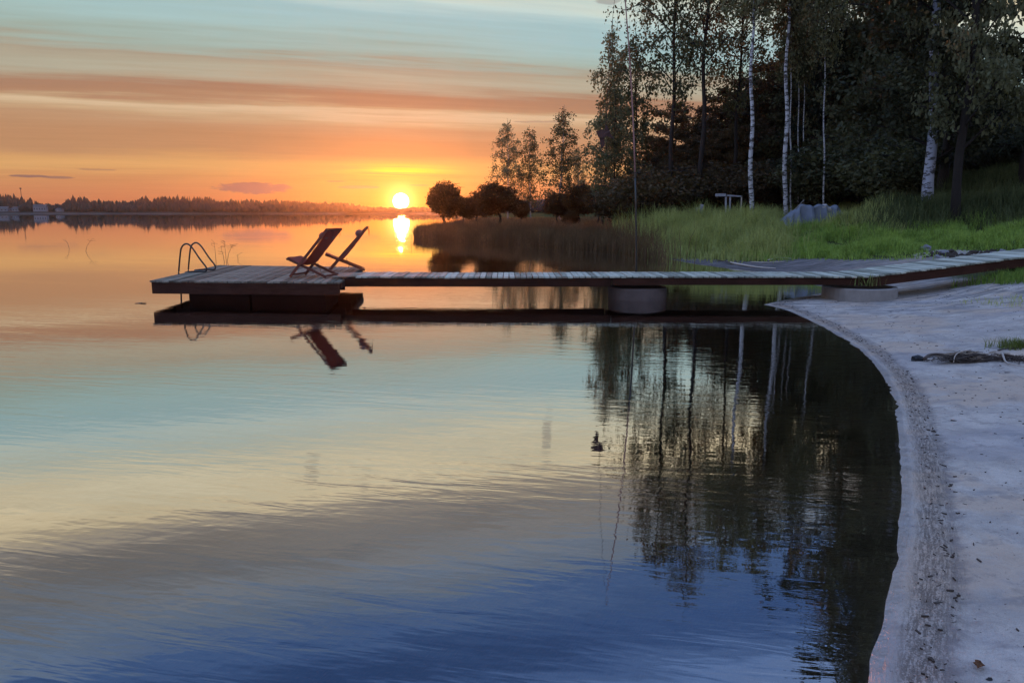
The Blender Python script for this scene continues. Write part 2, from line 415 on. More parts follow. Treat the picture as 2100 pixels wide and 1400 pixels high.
def axis_coords(segs):
    out = []
    for a, b, st in segs:
        n = max(1, int(round((b-a)/st))); out += list(np.linspace(a, b, n, endpoint=False))
    out.append(segs[-1][1]); return np.array(out)
def growing(a, b, st, g=1.12):
    o = [a]; 
    while o[-1] < b: o.append(o[-1]+st); st *= g
    return o[1:]
gx = np.array(sorted([-v for v in growing(2.0, 6000, .3, 1.13)])+list(np.arange(-2.0, .5, .2))+list(np.arange(.5, 9.0, .055))+list(np.arange(9, 22, .25))+growing(21.8, 6000, .4, 1.13))
gy = np.array(sorted([-v for v in growing(1, 300, .5, 1.3)])+list(np.arange(-1, 1.5, .2))+list(np.arange(1.5, 15, .07))+list(np.arange(15, 34, .25))+growing(33.8, 7000, .4, 1.035))
GX, GY = np.meshgrid(gx, gy); fx, fy = GX.ravel(), GY.ravel()
dd = sdist(fx, fy); zz_ = ground(fx, fy, dd)
near = (fx > .2) & (fx < 16) & (fy > .5) & (fy < 30)
nz = np.zeros_like(fx)
idx = np.nonzero(near)[0]
# footprints along the beach
FP = []
for k in range(16):
    yy = 2.6+k*.62; sx_ = float(np.interp(yy, SH[:60, 1][np.argsort(SH[:60, 1])], SH[:60, 0][np.argsort(SH[:60, 1])])) if False else None
    q = [p for p in SH if abs(p[1]-yy) < .5 and p[0] > 0]
    x_ = min(p[0] for p in q) if q else 3.0
    FP.append((x_+1.25+(.13 if k % 2 else -.13)+.1*math.sin(k), yy, .25*math.sin(k*1.3)))
for k in range(10): FP.append((4.9+.42*k*.8, 9.6-.35*k+(.12 if k % 2 else -.12), -1.0))
for px_0, py_0, an in FP:
    cx = (fx-px_0)*math.cos(an)+(fy-py_0)*math.sin(an); cy = -(fx-px_0)*math.sin(an)+(fy-py_0)*math.cos(an)
    r2_ = (cx/.075)**2+(cy/.15)**2
    nzf = -.034*np.exp(-r2_**2)+.008*np.exp(-((np.sqrt(r2_)-1.35)/.25)**2)
    zz_ = zz_+nzf*(dd > .3)
for i in idx:
    x, y, d = fx[i], fy[i], dd[i]
    a = mnoise.noise(Vector((x*1.1, y*1.1, 0)))*.016+mnoise.noise(Vector((x*4, y*4, 3)))*.006
    if d > 0:
        k = min(1, d/.5)
        rid = 0
        if d < .9: rid = .006*math.sin(d*42+mnoise.noise(Vector((x*1.5, y*1.5, 7)))*5)*math.exp(-((d-.28)/.22)**2)
        fine = mnoise.noise(Vector((x*7, y*7, 11)))*.007+mnoise.noise(Vector((x*3, y*3, 21)))*.010
        kk = min(1, max(0, d-.7)/1.0)
        nz[i] = a*k*(1 if d < 6 else 1.8)+rid+fine*kk
    else: nz[i] = a*min(1, -d/.5)
zz_ = zz_+nz
ny_, nx_ = GX.shape
ii = np.arange(nx_*ny_).reshape(ny_, nx_)
Fq = np.stack([ii[:-1, :-1], ii[:-1, 1:], ii[1:, 1:], ii[1:, :-1]], -1).reshape(-1, 4)
me = np_mesh('ground', np.stack([fx, fy, zz_], 1), Fq)
me.polygons.foreach_set('use_smooth', [True]*len(me.polygons))
att = me.attributes.new('shore_dist', 'FLOAT', 'POINT'); att.data.foreach_set('value', dd.astype(np.float32))
# where the turf is (0 sand, 1 grassy soil)
def smst(x, a, b): t = np.clip((x-a)/(b-a), 0, 1); return t*t*(3-2*t)
def proj(x, y, z):
    dx, dy, dz = x, y, z-EYE
    f = dy*CP-dz*SP; up = dy*SP+dz*CP
    f = np.where(f > .05, f, 1e6)
    return 1050+FPX*dx/f, 700-FPX*up/f
TFX = [1200, 1360, 1500, 1560, 1640, 1760, 1870, 1895, 2100, 2400]; TFY = [512, 528, 534, 537, 529, 533, 529, 511, 517, 522]
gpx, gpy = proj(fx, fy, zz_)
front = (fy > 16.5)
turf = smst(np.interp(gpx, TFX, TFY)-gpy, -2, 3)*front*smst(dd, .1, .5)
turf = np.maximum(turf, ((fy > 38) & (dd > -3)).astype(float))
turf = np.maximum(turf, smst(fx+.3*(fy-13.8), 9.1, 10.4)*smst(fy, 10.8, 12.0)*.8*(1-smst(fy, 16.0, 17.5)))
mud = smst(fy, 14.9, 16.5)*(1-smst(gpx, 1560, 1900)*.55)*(1-smst(fx, 9, 13))
a2 = me.attributes.new('turf', 'FLOAT', 'POINT'); a2.data.foreach_set('value', turf.astype(np.float32))
a3 = me.attributes.new('mud', 'FLOAT', 'POINT'); a3.data.foreach_set('value', mud.astype(np.float32))

gm, t, b = material('ground')
P = t.n('ShaderNodeTexCoord').outputs['Object']
sd = t.n('ShaderNodeAttribute', attribute_name='shore_dist').outputs['Fac']
tf = t.n('ShaderNodeAttribute', attribute_name='turf').outputs['Fac']
md = t.n('ShaderNodeAttribute', attribute_name='mud').outputs['Fac']
nA = t.noise(P, 2.2, 5, .6); nB = t.noise(P, 60, 3, .6); nC = t.noise(P, 300, 2, .6); nD = t.noise(P, 14, 4, .65)
sdj = t.m('MULTIPLY', t.m('ADD', sd, t.m('MULTIPLY', t.m('SUBTRACT', nA, .5), .08)), 1.75)
sand = t.mix(t.smooth(nA, .35, .65), (.37, .31, .265), (.56, .47, .395))
sand = t.mix(t.smooth(nC, .35, .7, 0, .5), sand, (.20, .17, .15))
sand = t.mix(t.smooth(nD, .45, .75, 0, .35), sand, (.20, .165, .15))
# random greyish patches
sand = t.mix(t.smooth(t.noise(P, .9, 4, .6), .46, .64, 0, .42), sand, (.30, .27, .28))
sand = t.mix(t.smooth(t.noise(P, .7, 5, .65), .47, .57, 0, .7), sand, (.46, .33, .235))
sand = t.mix(t.smooth(t.noise(P, 5.5, 5, .7), .53, .66, 0, .5), sand, (.20, .165, .145))
sand = t.mix(t.smooth(t.noise(t.vm('MULTIPLY', P, (1.0, 2.6, 1.0)), 2.4, 5, .65), .52, .68, 0, .5), sand, (.19, .175, .175))
# dark drift line of organic grit
nS = t.noise(t.vm('ADD', t.vm('SCALE', P, scale=9.0), t.cxyz(0.0, 0.0, t.m('MULTIPLY', sd, 95.0))), 1.0, 4, .65)
nG = t.noise(P, 130, 3, .7)
gritn = t.smooth(t.m('ADD', t.m('MULTIPLY', nG, .55), t.m('MULTIPLY', nS, .45)), .47, .62)
bandm = t.m('MULTIPLY', t.smooth(sdj, .08, .26), t.smooth(t.m('ADD', sdj, t.m('MULTIPLY', t.m('SUBTRACT', nD, .5), .35)), .50, .28))
bandtint = t.mix(t.smooth(nD, .4, .6), (.30, .225, .18), (.46, .33, .25))
sand = t.mix(t.m('MULTIPLY', bandm, .45), sand, bandtint)
sand = t.mix(t.m('MULTIPLY', t.m('MULTIPLY', bandm, gritn), t.smooth(t.noise(P, 3.5, 4, .65), .38, .62, .15, .75)), sand, (.085, .062, .052))
edge2 = t.m('MULTIPLY', t.smooth(sdj, .36, .42), t.smooth(sdj, .56, .44))
sand = t.mix(t.m('MULTIPLY', edge2, t.smooth(nD, .4, .6, .05, .6)), sand, (.13, .10, .095))
speck = t.smooth(t.noise(P, 34, 3, .6), .66, .72)
sand = t.mix(t.m('MULTIPLY', speck, .8), sand, (.05, .04, .035))
wetm = t.m('MULTIPLY', t.smooth(sdj, .14, .06), t.smooth(t.xyz(P)[1], 40, 30))
sand = t.mix(t.m('MULTIPLY', wetm, .45), sand, (.22, .20, .20))
nM = t.noise(t.vm('MULTIPLY', P, (1.2, 6.0, 1.0)), 1.3, 5, .65)
mudc = t.mix(t.smooth(nM, .40, .66), (.030, .022, .020), (.19, .16, .16))
c = t.mix(md, sand, mudc)
nM2 = t.m('MULTIPLY', t.smooth(nM, .52, .40), t.smooth(t.xyz(P)[1], 9.5, 13.0))
c = t.mix(t.m('MULTIPLY', nM2, .7), c, (.09, .085, .085))
soil = t.mix(t.smooth(nD, .35, .65), (.035, .040, .016), (.075, .080, .03))
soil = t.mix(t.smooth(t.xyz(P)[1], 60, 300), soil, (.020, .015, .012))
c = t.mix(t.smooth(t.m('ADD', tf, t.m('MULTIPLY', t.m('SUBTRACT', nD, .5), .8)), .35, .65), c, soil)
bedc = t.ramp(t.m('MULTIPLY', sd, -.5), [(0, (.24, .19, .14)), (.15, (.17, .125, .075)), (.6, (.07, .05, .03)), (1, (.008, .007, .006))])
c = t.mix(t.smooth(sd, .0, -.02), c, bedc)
t.put(b.inputs['Base Color'], c)
t.put(b.inputs['Roughness'], t.m('SUBTRACT', .9, t.m('MULTIPLY', wetm, .62)))
t.put(b.inputs['Specular IOR Level'], t.m('MULTIPLY', .45, t.m('SUBTRACT', 1.0, tf)))
bp = t.n('ShaderNodeBump'); bp.inputs['Strength'].default_value = .9; bp.inputs['Distance'].default_value = .012
hgt = t.m('ADD', t.m('MULTIPLY', nB, t.m('SUBTRACT', 1.0, t.m('MULTIPLY', wetm, .8))), t.m('MULTIPLY', nD, .8))
hgt = t.m('ADD', hgt, t.m('MULTIPLY', t.m('MULTIPLY', bandm, gritn), 1.2))
hgt = t.m('ADD', hgt, t.m('MULTIPLY', nS, t.smooth(sdj, .9, .3)))
hgt = t.m('ADD', hgt, t.m('MULTIPLY', t.noise(P, 5, 4, .6), 3.5))
t.put(bp.inputs['Height'], hgt); t.L.new(bp.outputs[0], b.inputs['Normal'])
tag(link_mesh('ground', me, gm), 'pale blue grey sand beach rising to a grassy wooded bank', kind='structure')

# ------------------------------------------------------------ water
wx = np.array([-6000, -800, -100, 0, 100, 800, 6000.]); wy = np.array([-300, -20, 0, 30, 120, 600, 1500.])
WX, WY = np.meshgrid(wx, wy); ii = np.arange(49).reshape(7, 7)
me = np_mesh('lake', np.stack([WX.ravel(), WY.ravel(), np.zeros(49)], 1), np.stack([ii[:-1, :-1], ii[:-1, 1:], ii[1:, 1:], ii[1:, :-1]], -1).reshape(-1, 4))
wm = bpy.data.materials.new('lake_water'); wm.use_nodes = True
t = NT(wm.node_tree)
for n in list(t.N): t.N.remove(n)
P = t.n('ShaderNodeTexCoord').outputs['Object']
px_, py_, pz_ = t.xyz(P)
rx = t.m('ADD', px_, t.m('MULTIPLY', py_, -.22)); ry = t.m('ADD', py_, t.m('MULTIPLY', px_, .22))
r1 = t.noise(t.cxyz(t.m('MULTIPLY', rx, 1.6), t.m('MULTIPLY', ry, 9.0), 0.0), 1.0, 3, .55, .4)
r2 = t.noise(t.cxyz(t.m('MULTIPLY', rx, .5), t.m('MULTIPLY', ry, 2.2), 4.0), 1.0, 2, .5, .3)
r3 = t.noise(t.cxyz(t.m('MULTIPLY', px_, 5.0), t.m('MULTIPLY', py_, 7.0), 9.0), 1.0, 2, .5)
patch = t.smooth(t.noise(t.cxyz(t.m('MULTIPLY', rx, .12), t.m('MULTIPLY', ry, .5), 2.0), 1.0, 3, .6), .38, .66, .18, 1.0)
h = t.m('ADD', t.m('MULTIPLY', t.m('MULTIPLY', r1, patch), .0027), t.m('ADD', t.m('MULTIPLY', r2, .0010), t.m('MULTIPLY', r3, .0006)))
dist_ = t.vm('LENGTH', P)
h = t.m('DIVIDE', h, t.m('ADD', 1.0, t.m('POWER', t.m('DIVIDE', dist_, 30.0), 1.2)))
bp = t.n('ShaderNodeBump'); bp.inputs['Strength'].default_value = 1.0; bp.inputs['Distance'].default_value = 1.0
t.put(bp.inputs['Height'], h)
fr = t.n('ShaderNodeFresnel'); fr.inputs['IOR'].default_value = WATER_IOR; t.L.new(bp.outputs[0], fr.inputs['Normal'])
fac = t.m('POWER', fr.outputs[0], WATER_POW)
gl = t.n('ShaderNodeBsdfGlossy'); gl.inputs['Roughness'].default_value = .012; gl.inputs['Color'].default_value = (1, 1, 1, 1); t.L.new(bp.outputs[0], gl.inputs['Normal'])
tr = t.n('ShaderNodeBsdfTransparent'); tr.inputs[0].default_value = (.88, .82, .70, 1)
mx = t.n('ShaderNodeMixShader'); t.L.new(fac, mx.inputs[0]); t.L.new(tr.outputs[0], mx.inputs[1]); t.L.new(gl.outputs[0], mx.inputs[2])
o_ = t.n('ShaderNodeOutputMaterial'); t.L.new(mx.outputs[0], o_.inputs[0])
tag(link_mesh('water', me, wm), 'calm lake reflecting the sunset sky', kind='structure')

# ------------------------------------------------------------ bathing platform
TOP = .40
FL, FR_, BL, BR = at(307, 575.5, TOP), at(699, 578.5, TOP), at(449, 543.5, TOP), at(745, 547.5, TOP)
plat = empty('bathing_platform', (FL.x, FL.y, 0), 0)
tag(plat, 'square grey board bathing platform floating at the end of the walkway', 'platform')
O = Vector((FL.x, FL.y, 0))
NB = 29
bd_th = .028
for i in range(NB):
    a0, a1 = i/NB, (i+.87)/NB
    f0, f1 = FL.lerp(FR_, a0), FL.lerp(FR_, a1); b0, b1 = BL.lerp(BR, a0), BL.lerp(BR, a1)
    jf, jb, dz = random.uniform(-.02, .02), random.uniform(-.02, .03), random.uniform(-.003, .003)
    dr = (b0-f0).normalized()
    f0, f1, b0, b1 = f0+dr*jf, f1+dr*jf, b0+dr*jb, b1+dr*jb
    mb = MB(); 
    for zt in (TOP-bd_th+dz, TOP+dz):
        for p in (f0, f1, b1, b0): mb.v.append(Vector((p.x, p.y, zt))-O)
    mb.f = [(0,3,2,1),(4,5,6,7),(0,1,5,4),(1,2,6,5),(2,3,7,6),(3,0,4,7)]
    c = sum(mb.v, Vector())/8
    mb.v = [v-c for v in mb.v]
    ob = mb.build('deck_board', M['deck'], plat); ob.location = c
ux = (FR_-FL).normalized(); uy = (BL-FL).normalized()
zf = TOP-bd_th-.003-.10
def fas(a, b, name='fascia_board'):
    ob = MB().bar(a-O, b-O, .045, .20).build(name, M['beam'], plat); return ob
e = .03
fA, fB, fC, fD = [Vector((p.x, p.y, zf)) for p in (FL+ux*e+uy*e, FR_-ux*e+uy*e, BR-ux*e-uy*e, BL+ux*e-uy*e)]
fas(fA, fB); MB().bar(fB+uy*.03-O+Vector((0, 0, .055)), fC-uy*.03-O+Vector((0, 0, .055)), .045, .09).build('fascia_board', M['beam'], plat); fas(fC, fD); fas(fD-uy*.03, fA+uy*.03)
for k in (.25, .5, .75):
    a = fA.lerp(fD, k)+ux*.03; bq = fB.lerp(fC, k)-ux*.03; fas(a, bq, 'joist')
zb = TOP-bd_th-.003-.20-.004
for (a, bq, mt) in ((.175, .50, M['float']), (.512, .905, M['float'])):
    mb = MB()
    for z in (-.25, zb):
        for (k, l) in ((a, .07), (bq, .07), (bq, .50), (a, .50)):
            p = (FL.lerp(FR_, k)).lerp(BL.lerp(BR, k), l); mb.v.append(Vector((p.x, p.y, z))-O)
    mb.f = [(0,3,2,1),(4,5,6,7),(0,1,5,4),(1,2,6,5),(2,3,7,6),(3,0,4,7)]
    mb.build('pontoon_float', mt, plat)

# ladder: two bent tube rails over the left edge
lad = empty('swimming_ladder', (0, 0, 0)); tag(lad, 'dark steel swimming ladder with two looped handrails on the platform edge', 'ladder')
def smooth_path(P, it=2):
    for _ in range(it):
        Q = [P[0]]
        for k in range(len(P)-1):
            Q += [P[k].lerp(P[k+1], .25), P[k].lerp(P[k+1], .75)]
        Q.append(P[-1]); P = Q
    return P
Z_ = TOP+.02
def rail_at(frac):
    e0 = FL.lerp(BL, frac); X0 = e0.x
    pr = [(-.13, -.75), (-.13, -.35), (-.15, -.02), (-.10, .30), (-.06, .50), (.05, .57), (.15, .50), (.30, .24), (.44, .06), (.40, -.005), (.30, .0), (.12, .0), (-.02, -.02)]
    pts = [Vector((X0+a, e0.y, Z_+bz)) for a, bz in pr]
    head = pts[:3]; return head[:2]+smooth_path(pts[2:], 2), e0
locs = []
for fr_ in (.46, .60):
    pts, e0 = rail_at(fr_); locs.append(pts)
    MB().tube(pts, .017, 8).build('handrail', M['steel'], lad, True)
for z in (.02, -.22, -.46):
    y0, y1 = locs[0][0], locs[1][0]
    MB().box(((y0.x+y1.x)/2, (y0.y+y1.y)/2, z), (.07, abs(y1.y-y0.y), .025)).build('rung', M['steel'], lad)

# ------------------------------------------------------------ walkway and ramp
WZ = .455
wl = at(731, 565.5, WZ); wr = at(1795, 567.5, WZ)
WY0 = (wl.y+wr.y)/2+.02; Wd = 1.05; wl_x, wr_x = wl.x+.0, wr.x
walk = empty('walkway', (wl_x, WY0, 0)); tag(walk, 'long straight board walkway from the platform to the shore', 'walkway')
pitch_ = .107; nwb = int((wr_x-wl_x)/pitch_)
bm_ = MB().box((0, 0, 0), (pitch_-.012, Wd, .028), jit=.003).mesh('walk_board')
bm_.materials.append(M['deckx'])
wy_l, wy_r = wl.y, wr.y
for i in range(nwb):
    f = (i+.5)/nwb; ob = bpy.data.objects.new('deck_board', bm_); COL.objects.link(ob); ob.parent = walk
    sag = -.012*math.sin(PI*min(1, f*2))-.0*f
    ob.location = ((i+.5)*pitch_, Wd/2+random.uniform(-.018, .018), WZ-.014+sag+random.uniform(-.004, .004))
    ob.rotation_euler = (random.uniform(-.003, .003), random.uniform(-.01, .01), random.uniform(-.012, .012))
L_ = nwb*pitch_
for yy in (.05, Wd-.05):
    for a, bq, bh in ((-.28, L_*.5-.01, .15), (L_*.5+.01, L_, .12)):
        mb = MB().bar((a, yy, WZ-.043-bh/2), (bq, yy, WZ-.043-bh/2), .06, bh); mb.build('beam', M['beam'], walk)
# hinge board where the walkway lies on the platform
MB().box((-.22, Wd/2+.1, TOP+.030), (.50, .9, .02), Matrix.Rotation(-.05, 3, 'Y')).build('landing_board', M['deck'], walk)

rs = Vector((wl_x+L_+.02, WY0, WZ)); re_ = Vector((12.1, WY0+1.25, .99))
rdir = (re_-rs); rl = rdir.length
ramp = empty('ramp', rs, 0); tag(ramp, 'board ramp climbing from the concrete ring to the bank on the right', 'ramp')
rd = rdir.normalized(); yaw = math.atan2(rd.y, rd.x); pit = math.asin(rd.z)
ramp.rotation_euler = (0, -pit, yaw)
nrb = int(rl/pitch_)
for i in range(nrb):
    ob = bpy.data.objects.new('deck_board', bm_); COL.objects.link(ob); ob.parent = ramp
    ob.location = ((i+.5)*pitch_, Wd/2+random.uniform(-.02, .02), -.014+random.uniform(-.004, .004))
    ob.rotation_euler = (random.uniform(-.004, .004), random.uniform(-.01, .01), random.uniform(-.012, .012))
for yy in (.05, Wd-.05):
    MB().bar((0, yy, -.115), (nrb*pitch_, yy, -.115), .06, .165).build('beam', M['beam'], ramp)

# concrete rings
def ring(name, x, y, r, z0, z1, mat, label):
    mb = MB(); n = 40; th = .09
    prof = [(r, z0), (r, z1-.015), (r-.012, z1), (r-th, z1), (r-th, z0)]
    for j in range(n):
        a = 2*PI*j/n
        for (rr, z) in prof: mb.v.append(Vector((rr*math.cos(a), rr*math.sin(a), z)))
    m_ = len(prof)
    for j in range(n):
        for k in range(m_-1): mb.f.append((j*m_+k, ((j+1) % n)*m_+k, ((j+1) % n)*m_+k+1, j*m_+k+1))
    ob = mb.build(name, mat, None, False); ob.location = (x, y, 0)
    tag(ob, label, 'concrete ring', 'concrete rings under the walkway')
    return ob
c1 = at(1308, 612, 0); ring('concrete_ring', c1.x, WY0+.52, .545, -.4, .218, M['darkconcrete'], 'dark wet concrete ring standing in the water under the walkway')
ring('concrete_ring', (at(1784, 600, .15)).x, WY0+.50, .66, -.15, .225, M['concrete'], 'larger grey concrete ring on the sand where the ramp begins')

# ------------------------------------------------------------ deck chairs
def deck_chair(label, loc, rz, sag=1.0):
    t0 = empty('deck_chair', loc, rz); tag(t0, label, 'deck chair', 'deck chairs on the platform')
    hw, hs = .27, .235
    zb = lambda x: 1.08*x
    for s in (-1, 1):
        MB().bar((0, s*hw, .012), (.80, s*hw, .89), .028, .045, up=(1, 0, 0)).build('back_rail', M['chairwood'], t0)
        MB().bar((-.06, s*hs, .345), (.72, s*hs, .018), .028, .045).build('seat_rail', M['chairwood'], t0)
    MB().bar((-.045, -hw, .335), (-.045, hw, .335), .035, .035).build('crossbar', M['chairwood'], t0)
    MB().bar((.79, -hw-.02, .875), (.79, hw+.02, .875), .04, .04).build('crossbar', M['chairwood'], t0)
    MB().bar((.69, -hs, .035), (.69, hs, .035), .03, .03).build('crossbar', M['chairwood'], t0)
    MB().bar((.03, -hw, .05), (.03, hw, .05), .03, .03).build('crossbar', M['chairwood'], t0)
    # sling: front bar, sag, up the back
    prof = [(-.05, .36), (.04, .325), (.12, .275), (.19, .24), (.26, .245), (.33, .31), (.45, .45), (.58, .60), (.70, .745), (.795, .905), (.825, .885)]
    pr = smooth_path([Vector((a, 0, z)) for a, z in prof], 2)
    nU = len(pr); nV = 9; V = []; F = []
    for i, p in enumerate(pr):
        for j in range(nV):
            y = (j/(nV-1)-.5)*2*(hw-.03)
            droop = -.025*math.cos(y/hw*PI/2)*math.sin(PI*i/(nU-1))+.004*math.sin(i*1.7+j)
            V.append((p.x+droop*-.6, y, p.z+droop))
    for i in range(nU-1):
        for j in range(nV-1): F.append((i*nV+j, i*nV+j+1, (i+1)*nV+j+1, (i+1)*nV+j))
    me = bpy.data.meshes.new('sling'); me.from_pydata(V, [], F); me.polygons.foreach_set('use_smooth', [True]*len(me.polygons))
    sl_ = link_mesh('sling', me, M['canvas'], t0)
    md_ = sl_.modifiers.new('thick', 'SOLIDIFY'); md_.thickness = .012
    # roll pillow
    c = Vector((.635, 0, .76)); mb = MB(); pts = []; rr = []
    for j in range(11):
        q = j/10; pts.append(c+Vector((.008*math.sin(q*9), (q-.5)*.44, .006*math.sin(q*7)))); rr.append(.078*(1-abs(2*q-1)**4*.45))
    mb.tube(pts, rr, 12).build('head_pillow', M['pillow'], t0, True)
    for s, L in ((-.16, .17), (-.11, .10), (.15, .14)):
        mb = MB(); a = Vector((.80, s, .88)); mb.tube([a, a+Vector((.03, .005, -.03)), a+Vector((.035, .012, -L*.6)), a+Vector((.025, 0, -L))], .004, 5).build('cord', M['cord'], t0)
    for s in (-.12, .13):
        a = Vector((.36, s, .25)); MB().tube([a, a+Vector((.02, .0, -.08)), a+Vector((.05, .01, -.13)), a+Vector((.03, 0, -.20))], .004, 5).build('cord', M['cord'], t0)
    return t0
pf = at(596, 567, TOP+.01)
deck_chair('dark deck chair tinted flare red, nearest the camera showing its broad sling back', (pf.x+.10, pf.y+.12, TOP+.006), math.radians(-15))
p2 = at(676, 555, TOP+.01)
deck_chair('dark deck chair tinted flare red, standing edge on behind the other towards the sun', (p2.x-.02, p2.y+.05, TOP+.006), math.radians(12))

# ------------------------------------------------------------ pole and kite
PY = WY0+Wd+.12
pb = at(1305, 556, WZ); pbx = pb.x*PY/pb.y
pole = empty('flag_pole', (pbx, PY, 0)); tag(pole, 'thin grey pole, upper part tinted flare red, bending above the walkway with a line from its tip', 'pole')
pts = [Vector((-.50*(max(0, k/12-.05))**1.9, 0, -.6+k/12*7.0)) for k in range(13)]
MB().tube(pts[:6], [.022, .021, .020, .019, .018, .017], 8).build('lower_pole', M['steel'], pole, True)
MB().tube(pts[5:], [.015, .0145, .014, .013, .012, .011, .010, .008], 8).build('upper_pole', M['pole'], pole, True)
MB().tube([pts[5]-Vector((0, 0, .06)), pts[5]+Vector((0, 0, .04))], .024, 8).build('joint_sleeve', M['steel'], pole)
tip = pts[-1]
kp = atD(1240, 272, PY); kl = kp-Vector((pbx, PY, 0))
MB().tube([tip, tip.lerp(kl, .5)+Vector((-.04, 0, 0)), kl+Vector((.02, 0, .10))], .0035, 4).build('line', M['cord'], pole)
kite = empty('bird_kite', kp); tag(kite, 'dark bird shaped kite hanging from the pole line against the birch leaves', 'kite')
def sheet(name, P, th, mat, parent):
    n = len(P); mb = MB(); P = [Vector(p) for p in P]
    mb.v = [p-Vector((0, th/2, 0)) for p in P]+[p+Vector((0, th/2, 0)) for p in P]
    mb.f = [tuple(range(n)), tuple(range(2*n-1, n-1, -1))]+[(i, (i+1) % n, n+(i+1) % n, n+i) for i in range(n)]
    return mb.build(name, mat, parent)
sheet('wing', [(-.17, -.02, .02), (-.05, 0, .055), (.02, 0, .03), (.06, 0, -.06), (-.02, 0, -.10), (-.12, 0, -.08)], .01, M['kite'], kite)
sheet('wing', [(.0, .02, .05), (.015, .02, .16), (.05, .02, .13), (.10, .02, .0), (.19, .02, -.11), (.06, .02, -.07)], .01, M['kite'], kite)
sheet('tail', [(-.10, .035, -.09), (.0, .035, -.10), (.01, .035, -.24), (-.05, .035, -.30)], .01, M['kite'], kite)
MB().tube([(.10, .01, .03), (.02, .01, -.02), (-.05, .01, -.12)], [.012, .03, .015], 8).build('body', M['kite'], kite, True)

# ------------------------------------------------------------ trees
def leaf_quads(P, size, rg, droop=0.0, elong=1.6):
    n = len(P)
    u = rg.normal(size=(n, 3)); u[:, 2] -= droop; u /= np.linalg.norm(u, axis=1)[:, None]
    r = rg.normal(size=(n, 3)); w_ = np.cross(u, r); w_ /= np.linalg.norm(w_, axis=1)[:, None]+1e-9
    s = size*rg.uniform(.6, 1.35, n)[:, None]
    a = P; c = P+u*s; m1 = P+u*s*.45+w_*s/elong*.5; m2 = P+u*s*.45-w_*s/elong*.5
    V = np.stack([a, m1, c, m2], 1).reshape(-1, 3); F = np.arange(4*n).reshape(n, 4)
    return V, F
def tree_protos(kind, seed, H, R, cb, nleaf, leaf, r0, bend=.3, top_bare=0.0):
    rg = np.random.default_rng(seed); rnd = random.Random(seed)
    K = 22; ph = rg.uniform(0, 6, 4)
    def axis(f):
        return Vector((bend*(math.sin(f*3+ph[0])-math.sin(ph[0]))*.5+bend*f*math.cos(ph[1])*.6, bend*(math.sin(f*2.5+ph[2])-math.sin(ph[2]))*.5, f*H))+Vector((math.sin(f*23+ph[3])-math.sin(ph[3]), math.sin(f*19), 0))*r0*.45
    mb = MB(); f_ = [k/K for k in range(K+1)]
    mb.tube([axis(f)-(Vector((0, 0, .5)) if f == 0 else Vector()) for f in f_], [r0*(1.25 if f == 0 else 1)*(1-f*.93)+.006 for f in f_], 8)
    pts = []; tk = mb; mb = MB()
    if kind == 'spruce':
        nl = int(H*3.6)
        for i in range(nl):
            f = cb+(1-cb)*(i/nl)**.9; base = axis(f); L = R*(1-f)**.8*rnd.uniform(.75, 1.15)+.15; a = i*2.4+rnd.uniform(-.4, .4)
            dv = Vector((math.cos(a), math.sin(a), 0)); end = base+dv*L+Vector((0, 0, -.18*L)); mid = base+dv*L*.5+Vector((0, 0, -.16*L)); end.z += .05*L
            mb.tube([base, mid, end], [.02+.012*L, .014, .006], 4, False)
            k = max(6, int(nleaf/nl*(L/R+.1)*1.6)); q = rg.uniform(.12, 1, k)**.8
            side = Vector((-dv.y, dv.x, 0)); wdt = rg.uniform(-1, 1, k)*(.42*L*(1-q*.7)); 
            for j in range(k):
                pt = base.lerp(mid, q[j]*2) if q[j] < .5 else mid.lerp(end, q[j]*2-1)
                pts.append(tuple(pt+side*wdt[j]+Vector((0, 0, -abs(rg.normal())*.12))))
    else:
        nl = int(16+H*1.4)
        wsum = []; limbs = []
        for i in range(nl):
            q = (i+rnd.random()*.6)/nl; f = cb+(.97-cb)*q*(1-top_bare)
            if kind == 'birch': prof = math.sin(PI*min(1, (q*.86+.14))**.8)**.75
            elif kind == 'round': prof = max(.25, math.sqrt(max(0, 1-(2*q-1)**2)))
            else: prof = math.sin(PI*min(1, q*.8+.2)**.9)**.6
            L = R*prof*rnd.uniform(.55, 1.15)+.15; a = i*2.4+rnd.uniform(-.5, .5)
            up = {'birch': .95, 'round': .5, 'leafy': .6}[kind]*(1-.2*q)
            base = axis(f); dv = Vector((math.cos(a), math.sin(a), up)).normalized()
            mid = base+dv*L*.6; end = base+dv*L+Vector((0, 0, -(.35 if kind == 'birch' else .15)*L))
            end = base+(end-base)*1.0
            mb.tube([base, mid, end], [.012+r0*.28*(1-f), .012+.006*L, .006], 4, False)
            limbs.append((base, mid, end, L))
        tot = sum(l[3] for l in limbs)
        for base, mid, end, L in limbs:
            ntw = max(2, int(4+L*3)); k = int(nleaf*L/tot/ntw)+1
            for _ in range(ntw):
                q = rnd.uniform(.25, 1.0); st = base.lerp(mid, q/.6) if q < .6 else mid.lerp(end, (q-.6)/.4)
                a = rnd.uniform(0, 6.28); o = Vector((math.cos(a), math.sin(a), rnd.uniform(-.2, .6)))*L*rnd.uniform(.12, .42)
                te = st+o; 
                drop = rnd.uniform(.4, 1.1) if kind == 'birch' else rnd.uniform(.0, .25)
                tl = te+Vector((0, 0, -drop))
                mb.tube([st, te, tl], [.008, .006, .004], 3, False)
                g = rg.uniform(0, 1, (k, 1)); P0 = np.array(te)*(1-g)+np.array(tl)*g
                half = rg.uniform(0, 1, (k, 1)) < .35
                P1 = np.array(st)*(1-g)+np.array(te)*g
                Pq = np.where(half, P1, P0)+rg.normal(size=(k, 3))*(.13 if kind == 'birch' else .17)
                pts.extend(map(tuple, Pq))
    P = np.array(pts)
